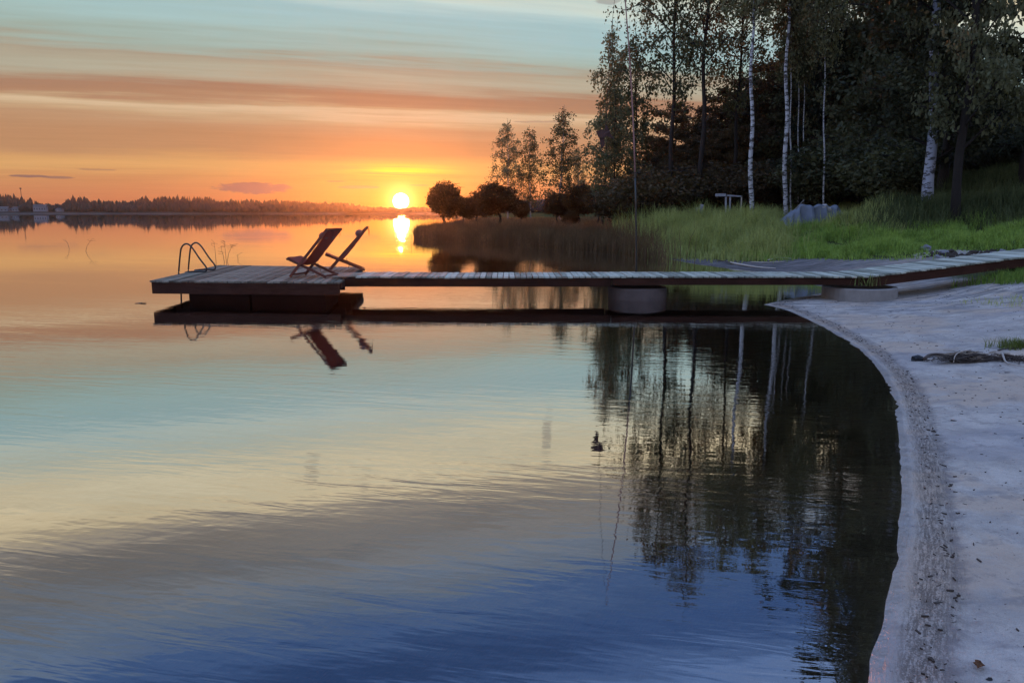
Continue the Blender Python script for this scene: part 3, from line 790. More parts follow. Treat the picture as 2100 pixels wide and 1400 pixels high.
    if kind == 'round':
        n = nleaf; q = rg.normal(size=(n, 3)); q /= np.linalg.norm(q, axis=1)[:, None]
        lump = np.array([1+.42*mnoise.noise(Vector((v[0]*1.6+seed, v[1]*1.6, v[2]*1.6)))+.22*mnoise.noise(Vector((v[0]*4.5, v[1]*4.5+seed, v[2]*4.5))) for v in q])
        rad = rg.uniform(0, 1, n)**.38*lump
        top = np.array(axis(.66)); P = top+q*rad[:, None]*np.array([R, R, H*.33]); P[:, 2] -= .10*np.abs(q[:, 0])
    V, F = leaf_quads(P, leaf, rg, .9 if kind == 'birch' else .2, 1.7 if kind != 'spruce' else 3.5)
    return tk.mesh('trunk', True), mb.mesh('limbs', True), np_mesh('crown', V, F)
def tree_obj(name, label, cat, loc, tm, lm, cm, tmat, cmat, rz=0, sc=(1, 1, 1), group=None, tilt=(0, 0)):
    e = empty(name, loc, rz); e.scale = sc; e.rotation_euler = (tilt[0], tilt[1], rz)
    tag(e, label, cat, group)
    for nm, mm, mt in (('trunk', tm, tmat), ('limbs', lm, M['bark']), ('crown', cm, cmat)):
        if not mm.materials: mm.materials.append(mt)
        ob = bpy.data.objects.new(nm, mm); COL.objects.link(ob); ob.parent = e
        if mm.materials[0] != mt:
            ob.material_slots[0].link = 'OBJECT'; ob.material_slots[0].material = mt
    return e

PR = {
 'birchA': tree_protos('birch', 11, 18, 3.2, .34, 6200, .18, .13),
 'birchB': tree_protos('birch', 12, 19, 3.4, .38, 6200, .18, .14, .5),
 'birchN': tree_protos('birch', 13, 12, 1.6, .10, 5200, .18, .08, .4),
 'birchM': tree_protos('birch', 14, 12, 2.3, .12, 5800, .18, .08, .3),
 'birchH': tree_protos('birch', 15, 15, 2.1, .60, 5000, .16, .115, .12),
 'birchT': tree_protos('birch', 16, 12, 1.4, .60, 3500, .16, .055, .15),
 'leafyA': tree_protos('leafy', 21, 15, 3.8, .03, 22000, .23, .16),
 'leafyB': tree_protos('leafy', 22, 14, 3.6, .03, 21000, .23, .14),
 'leafyC': tree_protos('leafy', 24, 22, 4.4, .09, 20000, .21, .22, .6),
 'leafyD': tree_protos('leafy', 26, 22, 3.6, .34, 8000, .20, .24, .5),
 'spruce': tree_protos('spruce', 23, 21, 3.4, .08, 15000, .30, .17, .1),
 'shrub': tree_protos('round', 31, 2.6, 1.5, .05, 5200, .14, .04, .1),
 'round': tree_protos('round', 32, 3.0, 1.35, .46, 14000, .13, .10, .35),
 'roundB': tree_protos('round', 37, 3.0, 1.45, .42, 15000, .13, .12, .6),
}
YB = M['leaf_birch']; BR_ = M['birch']; BK = M['bark']
# front lacy birches, left to right
T = [
 ('birchN', 1236, 52, 13.4, 'tall narrow birch at the left edge of the wood, top pointing into the sky', 'birch', BK, YB, 1.0),
 ('birchM', 1302, 50, 12.4, 'lacy birch behind the thin pole, second from the left end of the wood', 'birch', BK, YB, 1.0),
 ('birchM', 1262, 46, 8.6, 'low lacy birch filling the gap right of the narrow birch', 'birch', BK, YB, 1.15),
 ('birchA', 1376, 42, 19.0, 'high lacy birch whose crown overhangs the pole at the top edge', 'birch', BK, YB, .95),
 ('birchB', 1436, 41, 19.8, 'tallest lacy birch with a dark trunk above the grassy point', 'birch', BK, YB, .95),
 ('birchA', 1500, 43, 16.6, 'lacy birch with dark trunk just left of the white bare trunk', 'birch', BK, YB, .9),
 ('birchH', 1543, 35, 14.6, 'birch with a straight bright white trunk left of the tarpaulin', 'birch', BR_, YB, 1.0),
 ('birchH', 1612, 36, 15.0, 'slightly bent white trunked birch directly above the tarpaulin poles', 'birch', BR_, YB, 1.0),
 ('birchT', 1625, 37, 11.5, 'thin white stemmed birch close beside the bent white birch', 'birch', M['birchthin'], YB, .8),
 ('birchT', 1640, 38, 10.8, 'thinnest greyish birch stem between two other thin stems', 'birch', M['birchthin'], YB, .7),
 ('birchT', 1651, 38, 11.2, 'speckled thin birch stem at the right of the stem cluster', 'birch', M['birchthin'], YB, .7),
 ('birchT', 1693, 34, 11.5, 'lone thin white birch stem rising behind the tarpaulin', 'birch', M['birchthin'], YB, .8),
 ('leafyC', 1752, 41, 21.5, 'big dark leafy tree behind the right end of the tarpaulin', 'tree', BK, M['leaf_dark'], .80),
 ('leafyC', 1840, 38, 23.5, 'big dark leafy tree left of the blue white trunk', 'tree', BK, M['leaf_dark'], .8),
 ('leafyD', 1925, 29, 22.0, 'tall dark tree with bare trunk showing just right of the blue white trunk', 'tree', BK, M['leaf_dark'], .75),
 ('leafyC', 1962, 25.4, 22.5, 'tall tree with thick grey brown trunk near the right top corner', 'tree', BK, M['leaf_dark'], .62),
 ('spruce', 2092, 27, 20.0, 'dark spruce with layered boughs at the right edge of the photo', 'spruce', BK, M['needle'], .9),
 ('spruce', 1668, 42, 19.5, 'dark spruce standing among the thin birch stems', 'spruce', BK, M['needle'], .7),
]
for k, (pr, px, D, H, lab, cat, tm_, cm_, sr) in enumerate(T):
    tm, lm_, cm = PR[pr]; H0 = {'birchA': 18, 'birchB': 19, 'birchN': 12, 'birchM': 12, 'birchH': 15, 'birchT': 12, 'leafyA': 15, 'leafyB': 14, 'leafyC': 22, 'leafyD': 22, 'spruce': 21}[pr]
    loc = base_at(px, D); s = H/H0
    tree_obj('spruce_tree' if cat == 'spruce' else ('birch_tree' if cat == 'birch' else 'leafy_tree'), lab, cat, loc, tm, lm_, cm, tm_, cm_, rz=0.0 if 1500 < px < 1720 else k*1.7, sc=(s*sr, s*sr, s), tilt=(0, -math.radians(3.0) if cat == 'birch' and 1500 < px < 1720 else 0))
# big blue white birch trunk
bt = tree_protos('leafy', 41, 20, 3.4, .07, 28000, .20, .19, .12)
p = base_at(1899, 27.5)
tree_obj('birch_tree', 'thick birch whose low trunk shines blue white above the grassy slope', 'birch', p, *bt, M['birchbig'], M['leaf_dark'], tilt=(0, math.radians(-3.2)))
# dark mass behind, bushes
k = 0
for (px, D, top, pr) in ((1300, 60, 345, 'leafyB'), (1335, 55, 275, 'leafyA'), (1385, 53, 205, 'leafyB'), (1440, 56, 215, 'leafyA'), (1480, 50, 175, 'leafyB'), (1520, 52, 150, 'leafyA'), (1565, 47, 120, 'leafyB'), (1600, 50, 95, 'leafyA'),
                       (1640, 45, 70, 'leafyB'), (1680, 46, 60, 'leafyA'), (1720, 42, 40, 'leafyB'), (1765, 44, -20, 'leafyA'), (1800, 40, -40, 'leafyB'), (1835, 42, 0, 'leafyA'), (1880, 38, 60, 'leafyB'), (1925, 40, 90, 'leafyA'), (1960, 36, 120, 'leafyB'), (2005, 39, 150, 'leafyA'), (2050, 36, 190, 'leafyB'), (2095, 38, 200, 'leafyA'), (2140, 33, 40, 'leafyB'),
                       (1345, 49, 320, 'leafyA'), (1380, 47, 290, 'leafyB'), (1420, 49, 275, 'leafyA'), (1462, 47, 260, 'leafyB'), (1500, 46, 250, 'leafyA'), (1420, 75, 260, 'leafyA'), (1540, 70, 200, 'leafyB'), (1660, 66, 140, 'leafyA'), (1780, 62, 80, 'leafyB'), (1900, 60, 110, 'leafyA'), (2020, 58, 200, 'leafyB'), (2130, 50, 140, 'leafyA'), (2200, 45, 0, 'leafyA'), (2280, 40, 0, 'leafyB')):
    H = atD(px, top, D).z-base_at(px, D).z
    H0 = 15 if pr == 'leafyA' else 14; s = H/H0; k += 1
    brown = px < 1640
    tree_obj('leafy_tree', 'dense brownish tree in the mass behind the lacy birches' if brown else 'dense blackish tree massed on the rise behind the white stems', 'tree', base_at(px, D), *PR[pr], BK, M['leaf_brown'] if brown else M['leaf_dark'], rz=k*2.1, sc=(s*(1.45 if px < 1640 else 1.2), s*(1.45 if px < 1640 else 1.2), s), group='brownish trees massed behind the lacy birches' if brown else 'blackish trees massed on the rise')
for j, (px, D, H, wd) in enumerate(((1262, 44, 2.6, 1.1), (1300, 42, 2.8, 1.2), (1345, 40, 3.2, 1.3), (1385, 43, 3.4, 1.3), (1430, 42, 2.8, 1.2), (1475, 43, 3.2, 1.3), (1520, 40, 3.0, 1.3), (1570, 40, 2.8, 1.2), (1620, 41, 3.2, 1.3), (1665, 38, 2.9, 1.2), (1715, 37, 3.6, 1.3), (1760, 36, 3.6, 1.4), (1800, 34, 3.4, 1.3), (1840, 32, 3.0, 1.3), (1875, 31, 2.2, 1.1), (1930, 31, 2.4, 1.2), (1980, 31, 2.6, 1.3), (2030, 31, 2.4, 1.2), (2080, 31, 2.6, 1.3))):
    s = H/2.6
    tree_obj('undergrowth_bush', 'dark bush in the undergrowth at the foot of the wood', 'bush', base_at(px, D), *PR['shrub'], BK, M['leaf_brown'] if px < 1600 else M['leaf_dark'], rz=j*1.3, sc=(s*wd, s*wd, s), group='bushes along the foot of the wood')
# willows and young birches on the point
for j, (px, D, top, wpx, lab) in enumerate(((912, 60, 378, 74, 'round willow nearest the sun at the tip of the point'), (948, 64, 408, 40, 'low bushy willow right against the willow nearest the sun'), (975, 68, 402, 52, 'small round willow between the two big round willows'), (1028, 56, 379, 92, 'largest round willow in the middle of the point'),
      (1070, 66, 411, 36, 'tiny round willow beside the large round willow'), (1142, 60, 398, 58, 'leaning willow right of the white stemmed birch on the point'), (1186, 58, 381, 66, 'round dark willow below the young birches'), (1226, 54, 384, 58, 'round willow next to the narrow birch'), (1172, 50, 434, 30, 'small dark bush low in front of the willows'))):
    b0 = base_at(px, D); H = EYE+(435-top)/FPX*D*1.02-b0.z; s = H/3.0; sw = (wpx/FPX*D/2)/1.38
    tree_obj('round_willow', lab, 'willow', b0, *PR['round' if j % 2 else 'roundB'], BK, M['willow'], rz=j*1.9+.4, sc=(sw, sw, s))
for j, (px, D, top, wpx, lab) in enumerate(((1041, 74, 256, 58, 'left of the three young birches on the point'), (1089, 76, 270, 56, 'middle and shortest of the three young birches on the point'), (1147, 72, 232, 76, 'right and tallest of the three young birches on the point'), (1186, 80, 305, 44, 'small young birch between the point and the wood'))):
    b0 = base_at(px, D); H = EYE+(435-top)/FPX*D*1.03-b0.z; s = H/12; sw = (wpx/FPX*D/2)/1.55
    tree_obj('young_birch', lab, 'birch', b0, *PR['birchM'], M['birchthin'], YB, rz=j*2.3+1, sc=(sw, sw, s))

# ------------------------------------------------------------ far shore
prof = [(-900, 402), (-300, 400), (0, 399), (20, 398), (60, 408), (75, 410), (84, 416), (130, 417), (138, 410), (152, 402), (178, 402), (186, 410), (270, 411), (290, 406), (300, 400), (310, 408), (330, 402), (438, 403), (446, 410), (520, 408), (620, 411), (720, 416), (760, 423), (800, 425), (860, 424), (1000, 421), (1400, 415)]
pxs = [a for a, _ in prof]; pys = [b_ for _, b_ in prof]
rg = np.random.default_rng(5); Vs = []; Fs = []; nv = 0
def cone_tree(x, y, z, H, r, rg, conifer):
    n = 7; rows = [(0, .7), (.25, 1), (.5, .8), (.75, .5), (1, .02)] if not conifer else [(0, .6), (.12, 1), (.45, .62), (.75, .3), (1, .01)]
    V = []
    for f, rr in rows:
        a = np.arange(n)*2*PI/n+rg.uniform(0, 1); q = r*rr*rg.uniform(.65, 1.25, n)
        V.append(np.stack([x+np.cos(a)*q, y+np.sin(a)*q, np.full(n, z+f*H)+rg.normal(size=n)*.04*H*(f < 1)], 1))
    V = np.concatenate(V); F = []
    for k in range(len(rows)-1):
        for j in range(n): F.append((k*n+j, k*n+(j+1) % n, (k+1)*n+(j+1) % n, (k+1)*n+j))
    return V, np.array(F)
for row, (Dr, hs, nn) in enumerate(((812, .62, 560), (835, .82, 640), (865, 1.0, 900))):
    for i in range(nn):
        px = rg.uniform(-700, 1100); D = Dr+rg.uniform(-10, 14)
        if row == 0 and (-20 < px < 20 or 25 < px < 45 or 66 < px < 100 or 115 < px < 132) : continue
        D += max(0, (-300-(px-1050)/FPX*D)*.03) if row == 0 else 0
        x = (px-1050)/FPX*D*CP; top = np.interp(px, pxs, pys); z = gz(x, D)
        H = (EYE+(435-top)/FPX*D-z)*hs*rg.uniform(.86, 1.03)
        if rg.random() < .06: H *= 1.12
        con = rg.random() < .32
        V, F = cone_tree(x, D, z-.3, H, rg.uniform(1.8, 3.0) if con else rg.uniform(2.8, 4.4), rg, con)
        Vs.append(V); Fs.append(F+nv); nv += len(V)
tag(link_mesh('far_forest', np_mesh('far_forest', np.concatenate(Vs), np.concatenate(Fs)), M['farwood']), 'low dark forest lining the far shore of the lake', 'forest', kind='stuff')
# reed belt of the far shore and scrub field behind the point
Vs = []; Fs = []; nv = 0
for i in range(900):
    D = rg.uniform(110, 420); px = rg.uniform(1040, 1420)
    x = (px-1050)/FPX*D*CP; z = gz(x, D)
    if sdist([x], [D])[0] < 3: continue
    top = np.interp(px, [1000, 1060, 1090, 1130, 1420], [430, 418, 410, 404, 380])
    H = max(1.0, (EYE+(435-top)/FPX*D-z)*rg.uniform(.6, 1.0)); H = min(H, 14)
    V, F = cone_tree(x, D, z-.3, H, rg.uniform(1.5, 3.5), rg, False); Vs.append(V); Fs.append(F+nv); nv += len(V)
tag(link_mesh('scrub_wood', np_mesh('scrub_wood', np.concatenate(Vs), np.concatenate(Fs)), M['farwood']), 'dim scrub and wood behind the willows on the point', 'scrub', kind='stuff')

def house(px, D, w_, d_, h_, roofh, lab, nwin, z=None):
    b0 = base_at(px, D); e = empty('house', b0, random.uniform(-.3, .3)); tag(e, lab, 'house', None)
    MB().box((0, 0, h_/2), (w_, d_, h_)).build('wall', M['housewall'], e)
    mb = MB(); o = .4
    mb.v = [Vector(p) for p in ((-w_/2-o, -d_/2-o, h_), (w_/2+o, -d_/2-o, h_), (w_/2+o, d_/2+o, h_), (-w_/2-o, d_/2+o, h_), (-w_/2-o, 0, h_+roofh), (w_/2+o, 0, h_+roofh))]
    mb.f = [(0, 1, 5, 4), (2, 3, 4, 5), (0, 4, 3), (1, 2, 5), (3, 2, 1, 0)]; mb.build('roof', M['houseroof'], e)
    for i in range(nwin):
        MB().box(((i+.5)/nwin*w_-w_/2, -d_/2-.03, h_*.55), (w_/nwin*.42, .06, h_*.36)).build('window', M['glass'], e)
house(3, 818, 15, 7, 3.2, 2.2, 'pale house at the left edge of the far shore', 4)
house(32, 822, 9, 6, 3.2, 2.0, 'small pale house right of the edge house on the far shore', 3)
house(84, 815, 12, 7, 5.2, 2.2, 'two storey pale house largest on the far shore', 5)
house(123, 812, 6, 5, 2.4, 1.2, 'low pale boathouse right of the two storey house', 2)
house(476, 812, 7, 4, 1.4, .8, 'tiny pale hut in the middle of the far shore', 2)
m0 = base_at(47, 905); me_ = empty('radio_mast', m0); tag(me_, 'thin radio mast rising above the far left forest', 'mast')
MB().tube([(0, 0, 0), (0, 0, 26)], [.5, .3], 6).build('pole', M['steel'], me_); MB().box((0, 0, 26.5), (1.4, 1.4, 1.6)).build('antenna', M['steel'], me_)

# ------------------------------------------------------------ grass and reeds
def blades(name, P, h, wd, lean, mat, label, cat, seed=1, parent=None, kind='stuff', seg=2):
    rg = np.random.default_rng(seed); n = len(P); hh = h if np.ndim(h) else np.full(n, h)
    hh = hh*rg.uniform(.55, 1.15, n); a = rg.uniform(0, 2*PI, n); side = np.stack([np.cos(a), np.sin(a), np.zeros(n)], 1)*(wd*rg.uniform(.6, 1.3, n))[:, None]/2
    b2 = rg.uniform(0, 2*PI, n); L = np.stack([np.cos(b2), np.sin(b2), np.zeros(n)], 1)*(lean*hh*np.abs(rg.normal(size=n)))[:, None]
    up = np.array([0, 0, 1.])
    mid = P+L*.3+up*(hh*.58)[:, None]; tip = P+L+up*(hh*(1-.12*np.minimum(2, np.linalg.norm(L, axis=1)/(hh+1e-6))))[:, None]
    V = np.stack([P-side, P+side, mid+side*.7, mid-side*.7, tip+side*.08, tip-side*.08], 1).reshape(-1, 3)
    i = np.arange(n)*6; F = np.concatenate([np.stack([i, i+1, i+2, i+3], 1), np.stack([i+3, i+2, i+4, i+5], 1)])
    return tag(link_mesh(name, np_mesh(name, V, F), mat, parent), label, cat, kind=kind)
def scatter(n, x0, x1, y0, y1, keep, seed, power=1.0):
    rg = np.random.default_rng(seed); D = y0+(y1-y0)*rg.uniform(0, 1, n)**power; x = rg.uniform(x0, x1, n)
    d = sdist(x, D); m = keep(x, D, d); x, D, d = x[m], D[m], d[m]
    return np.stack([x, D, ground(x, D, d)-.02], 1), d
# reed belt along the point
P, d = scatter(220000, -8, 12, 24, 60, lambda x, y, d: (d > -.55) & (d < 2.6) & (y > 24) & (y < 60) & (proj(x, y, 0*x)[0] < 1330+25*np.sin(y*5)+np.random.default_rng(6).normal(size=len(x))*30), 3)
P = P[:70000]; hfac = np.interp(P[:, 0], [-8, -5, -3, 3, 9], [.60, .72, .78, .88, 1.0])
P[:, 2] = np.maximum(P[:, 2], -.1)
hfac = hfac*(1+.55*np.array([mnoise.noise(Vector((q[0]*1.6, q[1]*1.6, 1))) for q in P]))
blades('reeds', P, hfac, .022, .22, M['reed'], 'brown reed belt fringing the low point', 'reeds', 1)
P, d = scatter(60000, -6, 30, 34, 90, lambda x, y, d: (d > 2) & (x/y < .5), 4)
blades('meadow_grass', P, .55, .05, .3, M['reed'], 'dim meadow grass under the willows on the point', 'grass', 2)
# tall green grass
GTX = [1590, 1610, 1640, 1700, 1800, 2000, 2100, 2400]; GTY = [510, 478, 474, 476, 480, 472, 468, 460]
def pz(x, y, d): return proj(x, y, ground(x, y, d))
def keep_tall(x, y, d):
    a, b_ = pz(x, y, d); a = a+np.random.default_rng(1).normal(size=len(a))*38; b_ = b_+np.random.default_rng(2).normal(size=len(a))*3; return (d > -.25) & (a > 1325) & (a < 2300) & (b_ < np.interp(a, TFX, TFY)) & ~((a > 1590) & (a < 1745) & (b_ > 463)) & ((a < 1600) | (b_ < np.interp(a, GTX, GTY)+6*np.sin(a*.05)))
P, d = scatter(190000, 4.0, 27, 19.0, 42, keep_tall, 5, 1.15)
P = P[:100000]
patchy = np.array([mnoise.noise(Vector((p[0]*.6, p[1]*.6, 0))) for p in P])
qx, qy = proj(P[:, 0], P[:, 1], P[:, 2])
hfac = np.interp(qx, [1340, 1560, 1640, 1800, 2100], [1.0, .80, .55, .45, .50])*(1+1.0*patchy)*np.clip((np.interp(qx, TFX, TFY)-qy)/8, .45, 1)
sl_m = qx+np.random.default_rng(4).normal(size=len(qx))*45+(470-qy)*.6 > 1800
blades('tall_grass', P[~sl_m], hfac[~sl_m], .024, .35, M['tallgrass'], 'tall seeding grass along the bank left of and around the tarpaulin', 'grass', 3)
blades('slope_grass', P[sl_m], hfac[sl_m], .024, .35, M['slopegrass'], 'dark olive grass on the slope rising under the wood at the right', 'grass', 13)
def keep_short(x, y, d):
    a, b_ = pz(x, y, d); a = a+np.random.default_rng(3).normal(size=len(a))*38; return (d > .1) & (a > 1560) & (a < 2300) & (b_ < np.interp(a, TFX, TFY)+3*np.sin(a*.11)) & (b_ > np.interp(a, GTX, GTY)+6*np.sin(a*.05)-14)
P, d = scatter(190000, 7, 22, 18, 34, keep_short, 6)
dens = np.array([mnoise.noise(Vector((p[0]*2.2, p[1]*1.1, 8))) for p in P]); P = P[dens > -.28]; P = P[:90000]
patchy = np.array([mnoise.noise(Vector((p[0]*.9, p[1]*.9, 5))) for p in P])
blades('short_grass', P, .24*np.clip(1+1.5*patchy, .25, 2), .020, .5, M['grass'], 'bright green short grass on the bank behind the ramp', 'grass', 4)
# near grass by the ramp
P, d = scatter(26000, 7.9, 12.5, 10.6, 14.6, lambda x, y, d: (x-.42*(13.8-y) > 8.75+.25*np.sin(y*5)), 7)
blades('grass_patch', P[:9000], .26, .012, .45, M['grass'], 'bright grass patch on the sand under the ramp at the right edge', 'grass', 5)
P, d = scatter(2600, 6.6, 9.5, 8.6, 12.2, lambda x, y, d: (x-.25*(12-y) > 7.0), 8)
blades('sparse_grass', P[:1500], .10, .009, .6, M['tallgrass'], 'sparse thin grass spreading over the sand below the ramp', 'grass', 6)
g0 = on_ground(2088, 712)
P = np.array([[g0.x+random.gauss(0, .12), g0.y+random.gauss(0, .08), g0.z-.01] for _ in range(500)])
blades('grass_tuft', P, .13, .006, .7, M['tallgrass'], 'lone grass tuft at the right edge above the bent pale stick', 'grass', 7)
g1 = Vector((wr_x-.05, WY0-.03, WZ-.02))
P = np.array([[g1.x+random.gauss(0, .15), g1.y-.02+random.gauss(0, .02), .28] for _ in range(26)])
blades('walkway_weeds', P, .26, .012, .5, M['tallgrass'], 'few grass blades sprouting at the bend of walkway and ramp', 'grass', 8)
# dead reeds in the water behind the platform
def stalks(label, pts, mat):
    e = empty('dead_reed_stalks', pts[0][0]); tag(e, label, 'reeds', 'dead reed stalks in the water'); o = Vector(e.location)
    for base, H, lean, side in pts:
        mb = MB(); b_ = Vector(base)-o; q = [b_, b_+Vector((lean*.3, 0, H*.5)), b_+Vector((lean, 0, H))]
        mb.tube(q, [.008, .006, .003], 4)
        for s in range(side):
            f = random.uniform(.55, 1); a = b_+Vector((lean*f, 0, H*f)); mb.tube([a, a+Vector((random.uniform(-.16, .16), .02, random.uniform(-.02, .12))), a+Vector((random.uniform(-.22, .22), .03, random.uniform(-.06, .14)))], .004, 3)
        mb.build('stalk', mat, e)
def wp(px, py): return at(px, py, 0)
stalks('thin dead reeds rising behind the platform right of the ladder', [(wp(443, 536), .62, -.02, 3), (wp(464, 536), .68, -.03, 6), (wp(466, 536), .55, .22, 5), (wp(460, 537), .45, -.08, 3), (wp(488, 531), .15, 0, 1)], M['darkstick'])
stalks('faint dead reed stems in open water far left of the ladder', [(wp(142, 510), .45, -.15, 2), (wp(176, 515), .45, .25, 3)], M['darkstick'])
stalks('few dead reed stems between the sun glitter and the point', [(wp(843, 501), .5, .04, 1), (wp(853, 497), .35, 0, 2), (wp(861, 494), .3, .1, 2)], M['darkstick'])

# ------------------------------------------------------------ tarpaulin heap with poles
tp = on_ground(1668, 466); print('tarp', tp)
th_ = empty('tarpaulin_heap', tp, .05); tag(th_, 'blue grey tarpaulin draped in folds over a heap on the grass bank', 'tarpaulin')
PLX = [0, .06, .11, .16, .24, .27, .34, .42, .46, .50, .62, .66, .70, .78, .81, .88, .93, 1]; PLY = [.05, -.08, .10, -.02, .14, -.12, -.02, .16, .12, -.14, -.02, .18, -.10, .0, .16, -.06, .10, -.1]
nu, nvv = 110, 18; V = []; F = []
for i in range(nu+1):
    s = i/nu; x = (s-.5)*2.5
    topz = .94*(1-max(0, (.30-s)/.30)**1.3*.62-max(0, (s-.8)/.2)**2*.62)+.035*math.sin(s*23)+.02*math.sin(s*47)
    for j in range(nvv+1):
        q = j/nvv
        fold = float(np.interp(s, PLX, PLY))*min(1, q*1.5)
        if q < .3: y = .25-q/.3*.35; z = topz+.05*math.sin(q/.3*PI)
        else:
            k = (q-.3)/.7; y = -.10-.22*k-fold; z = topz*(1-k)+(.10+.09*math.sin(s*13+2))*k
        V.append((x+.02*math.sin(q*9+s*30), y, z))
for i in range(nu):
    for j in range(nvv): a = i*(nvv+1)+j; F.append((a, a+nvv+1, a+nvv+2, a+1))
me = bpy.data.meshes.new('tarp'); me.from_pydata(V, [], F); me.polygons.foreach_set('use_smooth', [True]*len(F))
link_mesh('tarpaulin', me, M['tarp'], th_).modifiers.new('thick', 'SOLIDIFY').thickness = .01
mr = rock_mesh('heap', .9, .25, .7, 3); link_mesh('heap', mr, M['soil'], th_).location = (0, .22, .0)
mr = rock_mesh('loose_corner', .22, .15, .14, 9, .5); link_mesh('loose_corner', mr, M['tarplight'], th_).location = (.45, -.02, .86)
mr = rock_mesh('loose_end', .30, .18, .22, 12, .6); link_mesh('loose_end', mr, M['tarplight'], th_).location = (1.25, .0, .25)
for (a, bq, r, lab) in (((1590, 470), (1649, 410), .022, 'long thin bare pole leaning against the tarpaulin heap'), ((1597, 471), (1640, 426), .026, 'shorter pale pole lying beside the long pole at the tarpaulin')):
    A = on_ground(a[0], a[1]); Bq = atD(bq[0], bq[1], A.y+.7)
    e = MB().tube([Vector(), (Bq-A)*.5+Vector((0, 0, -.01)), Bq-A], [r, r*.9, r*.6], 6).build('leaning_pole', M['stick'], None, True); e.location = A
    tag(e, lab, 'pole')
# pale frame and boulder in the undergrowth
fr0 = base_at(1493, 36.5); e = empty('pale_rack', fr0); tag(e, 'pale painted rack half hidden in the undergrowth left of the white birch', 'rack')
zt = atD(1490, 400, 36.5).z-fr0.z
MB().box((-.38, 0, zt), (.42, .3, .13)).build('shelf', M['white'], e)
MB().bar((-.1, 0, zt-.02), (.62, 0, zt-.06), .05, .07).build('cross_rail', M['white'], e)
MB().bar((-.14, 0, zt-.08), (-.06, 0, 0), .07, .07).build('post', M['white'], e)
MB().bar((.08, .05, zt-.08), (.10, .05, 0), .09, .06).build('post', M['white'], e)
MB().bar((.60, 0, zt-.02), (.60, 0, 0), .05, .05).build('post', M['stick'], e)
b0 = base_at(1436, 37); zc = atD(1436, 409, 37).z-b0.z
ob = link_mesh('boulder', rock_mesh('boulder', .24, .3, zc*.75, 5, .45, 3), M['stone']); ob.location = (b0.x, b0.y, b0.z+.1)
tag(ob, 'pale grey boulder in the undergrowth left of the pale rack', 'boulder')

# stones and turf edge behind the ramp
def stone(px, py, sx, sy, sz, seed, lab, mat=None, dz=.0):
    p = on_ground(px, py); ob = link_mesh('stone', rock_mesh('stone', sx, sy, sz, seed, .35), mat or M['stone']); ob.location = (p.x, p.y, p.z+dz+sz*.15); ob.rotation_euler = (0, 0, seed)
    tag(ob, lab, 'stone', 'stones'); return ob
stone(1898, 514, .20, .16, .10, 1, 'flat blue grey stone at the edge of the bright grass', dz=.04)
stone(1922, 520, .09, .08, .07, 2, 'small grey stone right of the flat blue grey stone')
stone(1934, 516, .12, .10, .09, 3, 'knobbly grey stone in the turf edge, third from the left')
stone(1990, 524, .11, .10, .09, 4, 'dark stone in the turf edge just above the ramp middle', M['soil'])
stone(2037, 520, .12, .10, .10, 5, 'rounded pale stone just above the ramp near the right edge')
stone(2056, 519, .11, .10, .10, 6, 'round stone right of the rounded pale stone above the ramp')
Pq = []
# broken turf edge as low clods
mb = MB(); 
for i in range(34):
    px = 1880+i*6.8+random.uniform(-3, 3); p = on_ground(px, 523+random.uniform(-5, 4)-(i*.12))
    rm = rock_mesh('clod', random.uniform(.07, .15), random.uniform(.06, .11), random.uniform(.05, .11), i*1.3, .5, 1)
    i0 = len(mb.v); mb.v += [v.co+p for v in rm.vertices]; mb.f += [tuple(i0+q for q in f.vertices) for f in rm.polygons]; bpy.data.meshes.remove(rm)
tag(mb.build('turf_edge', M['soil']), 'crumbling dark turf edge between bright grass and sand', 'turf edge', kind='stuff')

# ------------------------------------------------------------ driftwood and debris
def stick(name, pxs_, r, mat, lab, cat='stick', zoff=.02, arch=None):
    P_ = [on_ground(a, b_) for a, b_ in pxs_]; o = P_[0].copy(); q = []
    for k, p in enumerate(P_):
        v = p-o; v.z += zoff+(arch[k] if arch else 0); q.append(v)
    q2 = smooth_path(q, 1); n = len(q2)
    ob = MB().tube(q2, [r*(1-.6*i/(n-1)) for i in range(n)], 6).build(name, mat, None, True); ob.location = o
    return tag(ob, lab, cat)
stick('driftwood_stick', [(2054, 738), (2062, 748), (2080, 752), (2105, 757)], .011, M['stick'], 'thin pale bent stick on the sand at the right edge', arch=[.05, .0, 0, 0])
stick('driftwood_stick', [(2043, 703), (2056, 704), (2072, 709)], .009, M['stick'], 'short pale twig left of the grass tuft')
stick('driftwood_stick', [(2046, 722), (2064, 718), (2088, 717)], .008, M['darkstick'], 'dark twig just below the grass tuft')
stick('driftwood_branch', [(1896, 741), (1905, 733), (1925, 731), (1938, 735), (1960, 733), (1985, 739)], .020, M['darkstick'], 'gnarled dark driftwood branch between the black stone and the reed heap', 'driftwood', .03)
stick('driftwood_branch', [(1897, 739), (1912, 742), (1922, 738), (1935, 737)], .013, M['stick'], 'pale gnarled driftwood piece touching the black stone', 'driftwood', .02)
p = on_ground(1881, 738); ob = link_mesh('stone', rock_mesh('stone', .062, .05, .05, 17, .35), M['blackstone']); ob.location = p+Vector((0, 0, .012))
tag(ob, 'black lump of stone at the left end of the driftwood', 'stone')
hp = on_ground(1990, 741); e = empty('reed_heap', hp); tag(e, 'washed up heap of brown reed litter on the sand', 'reed heap')
mb = MB()
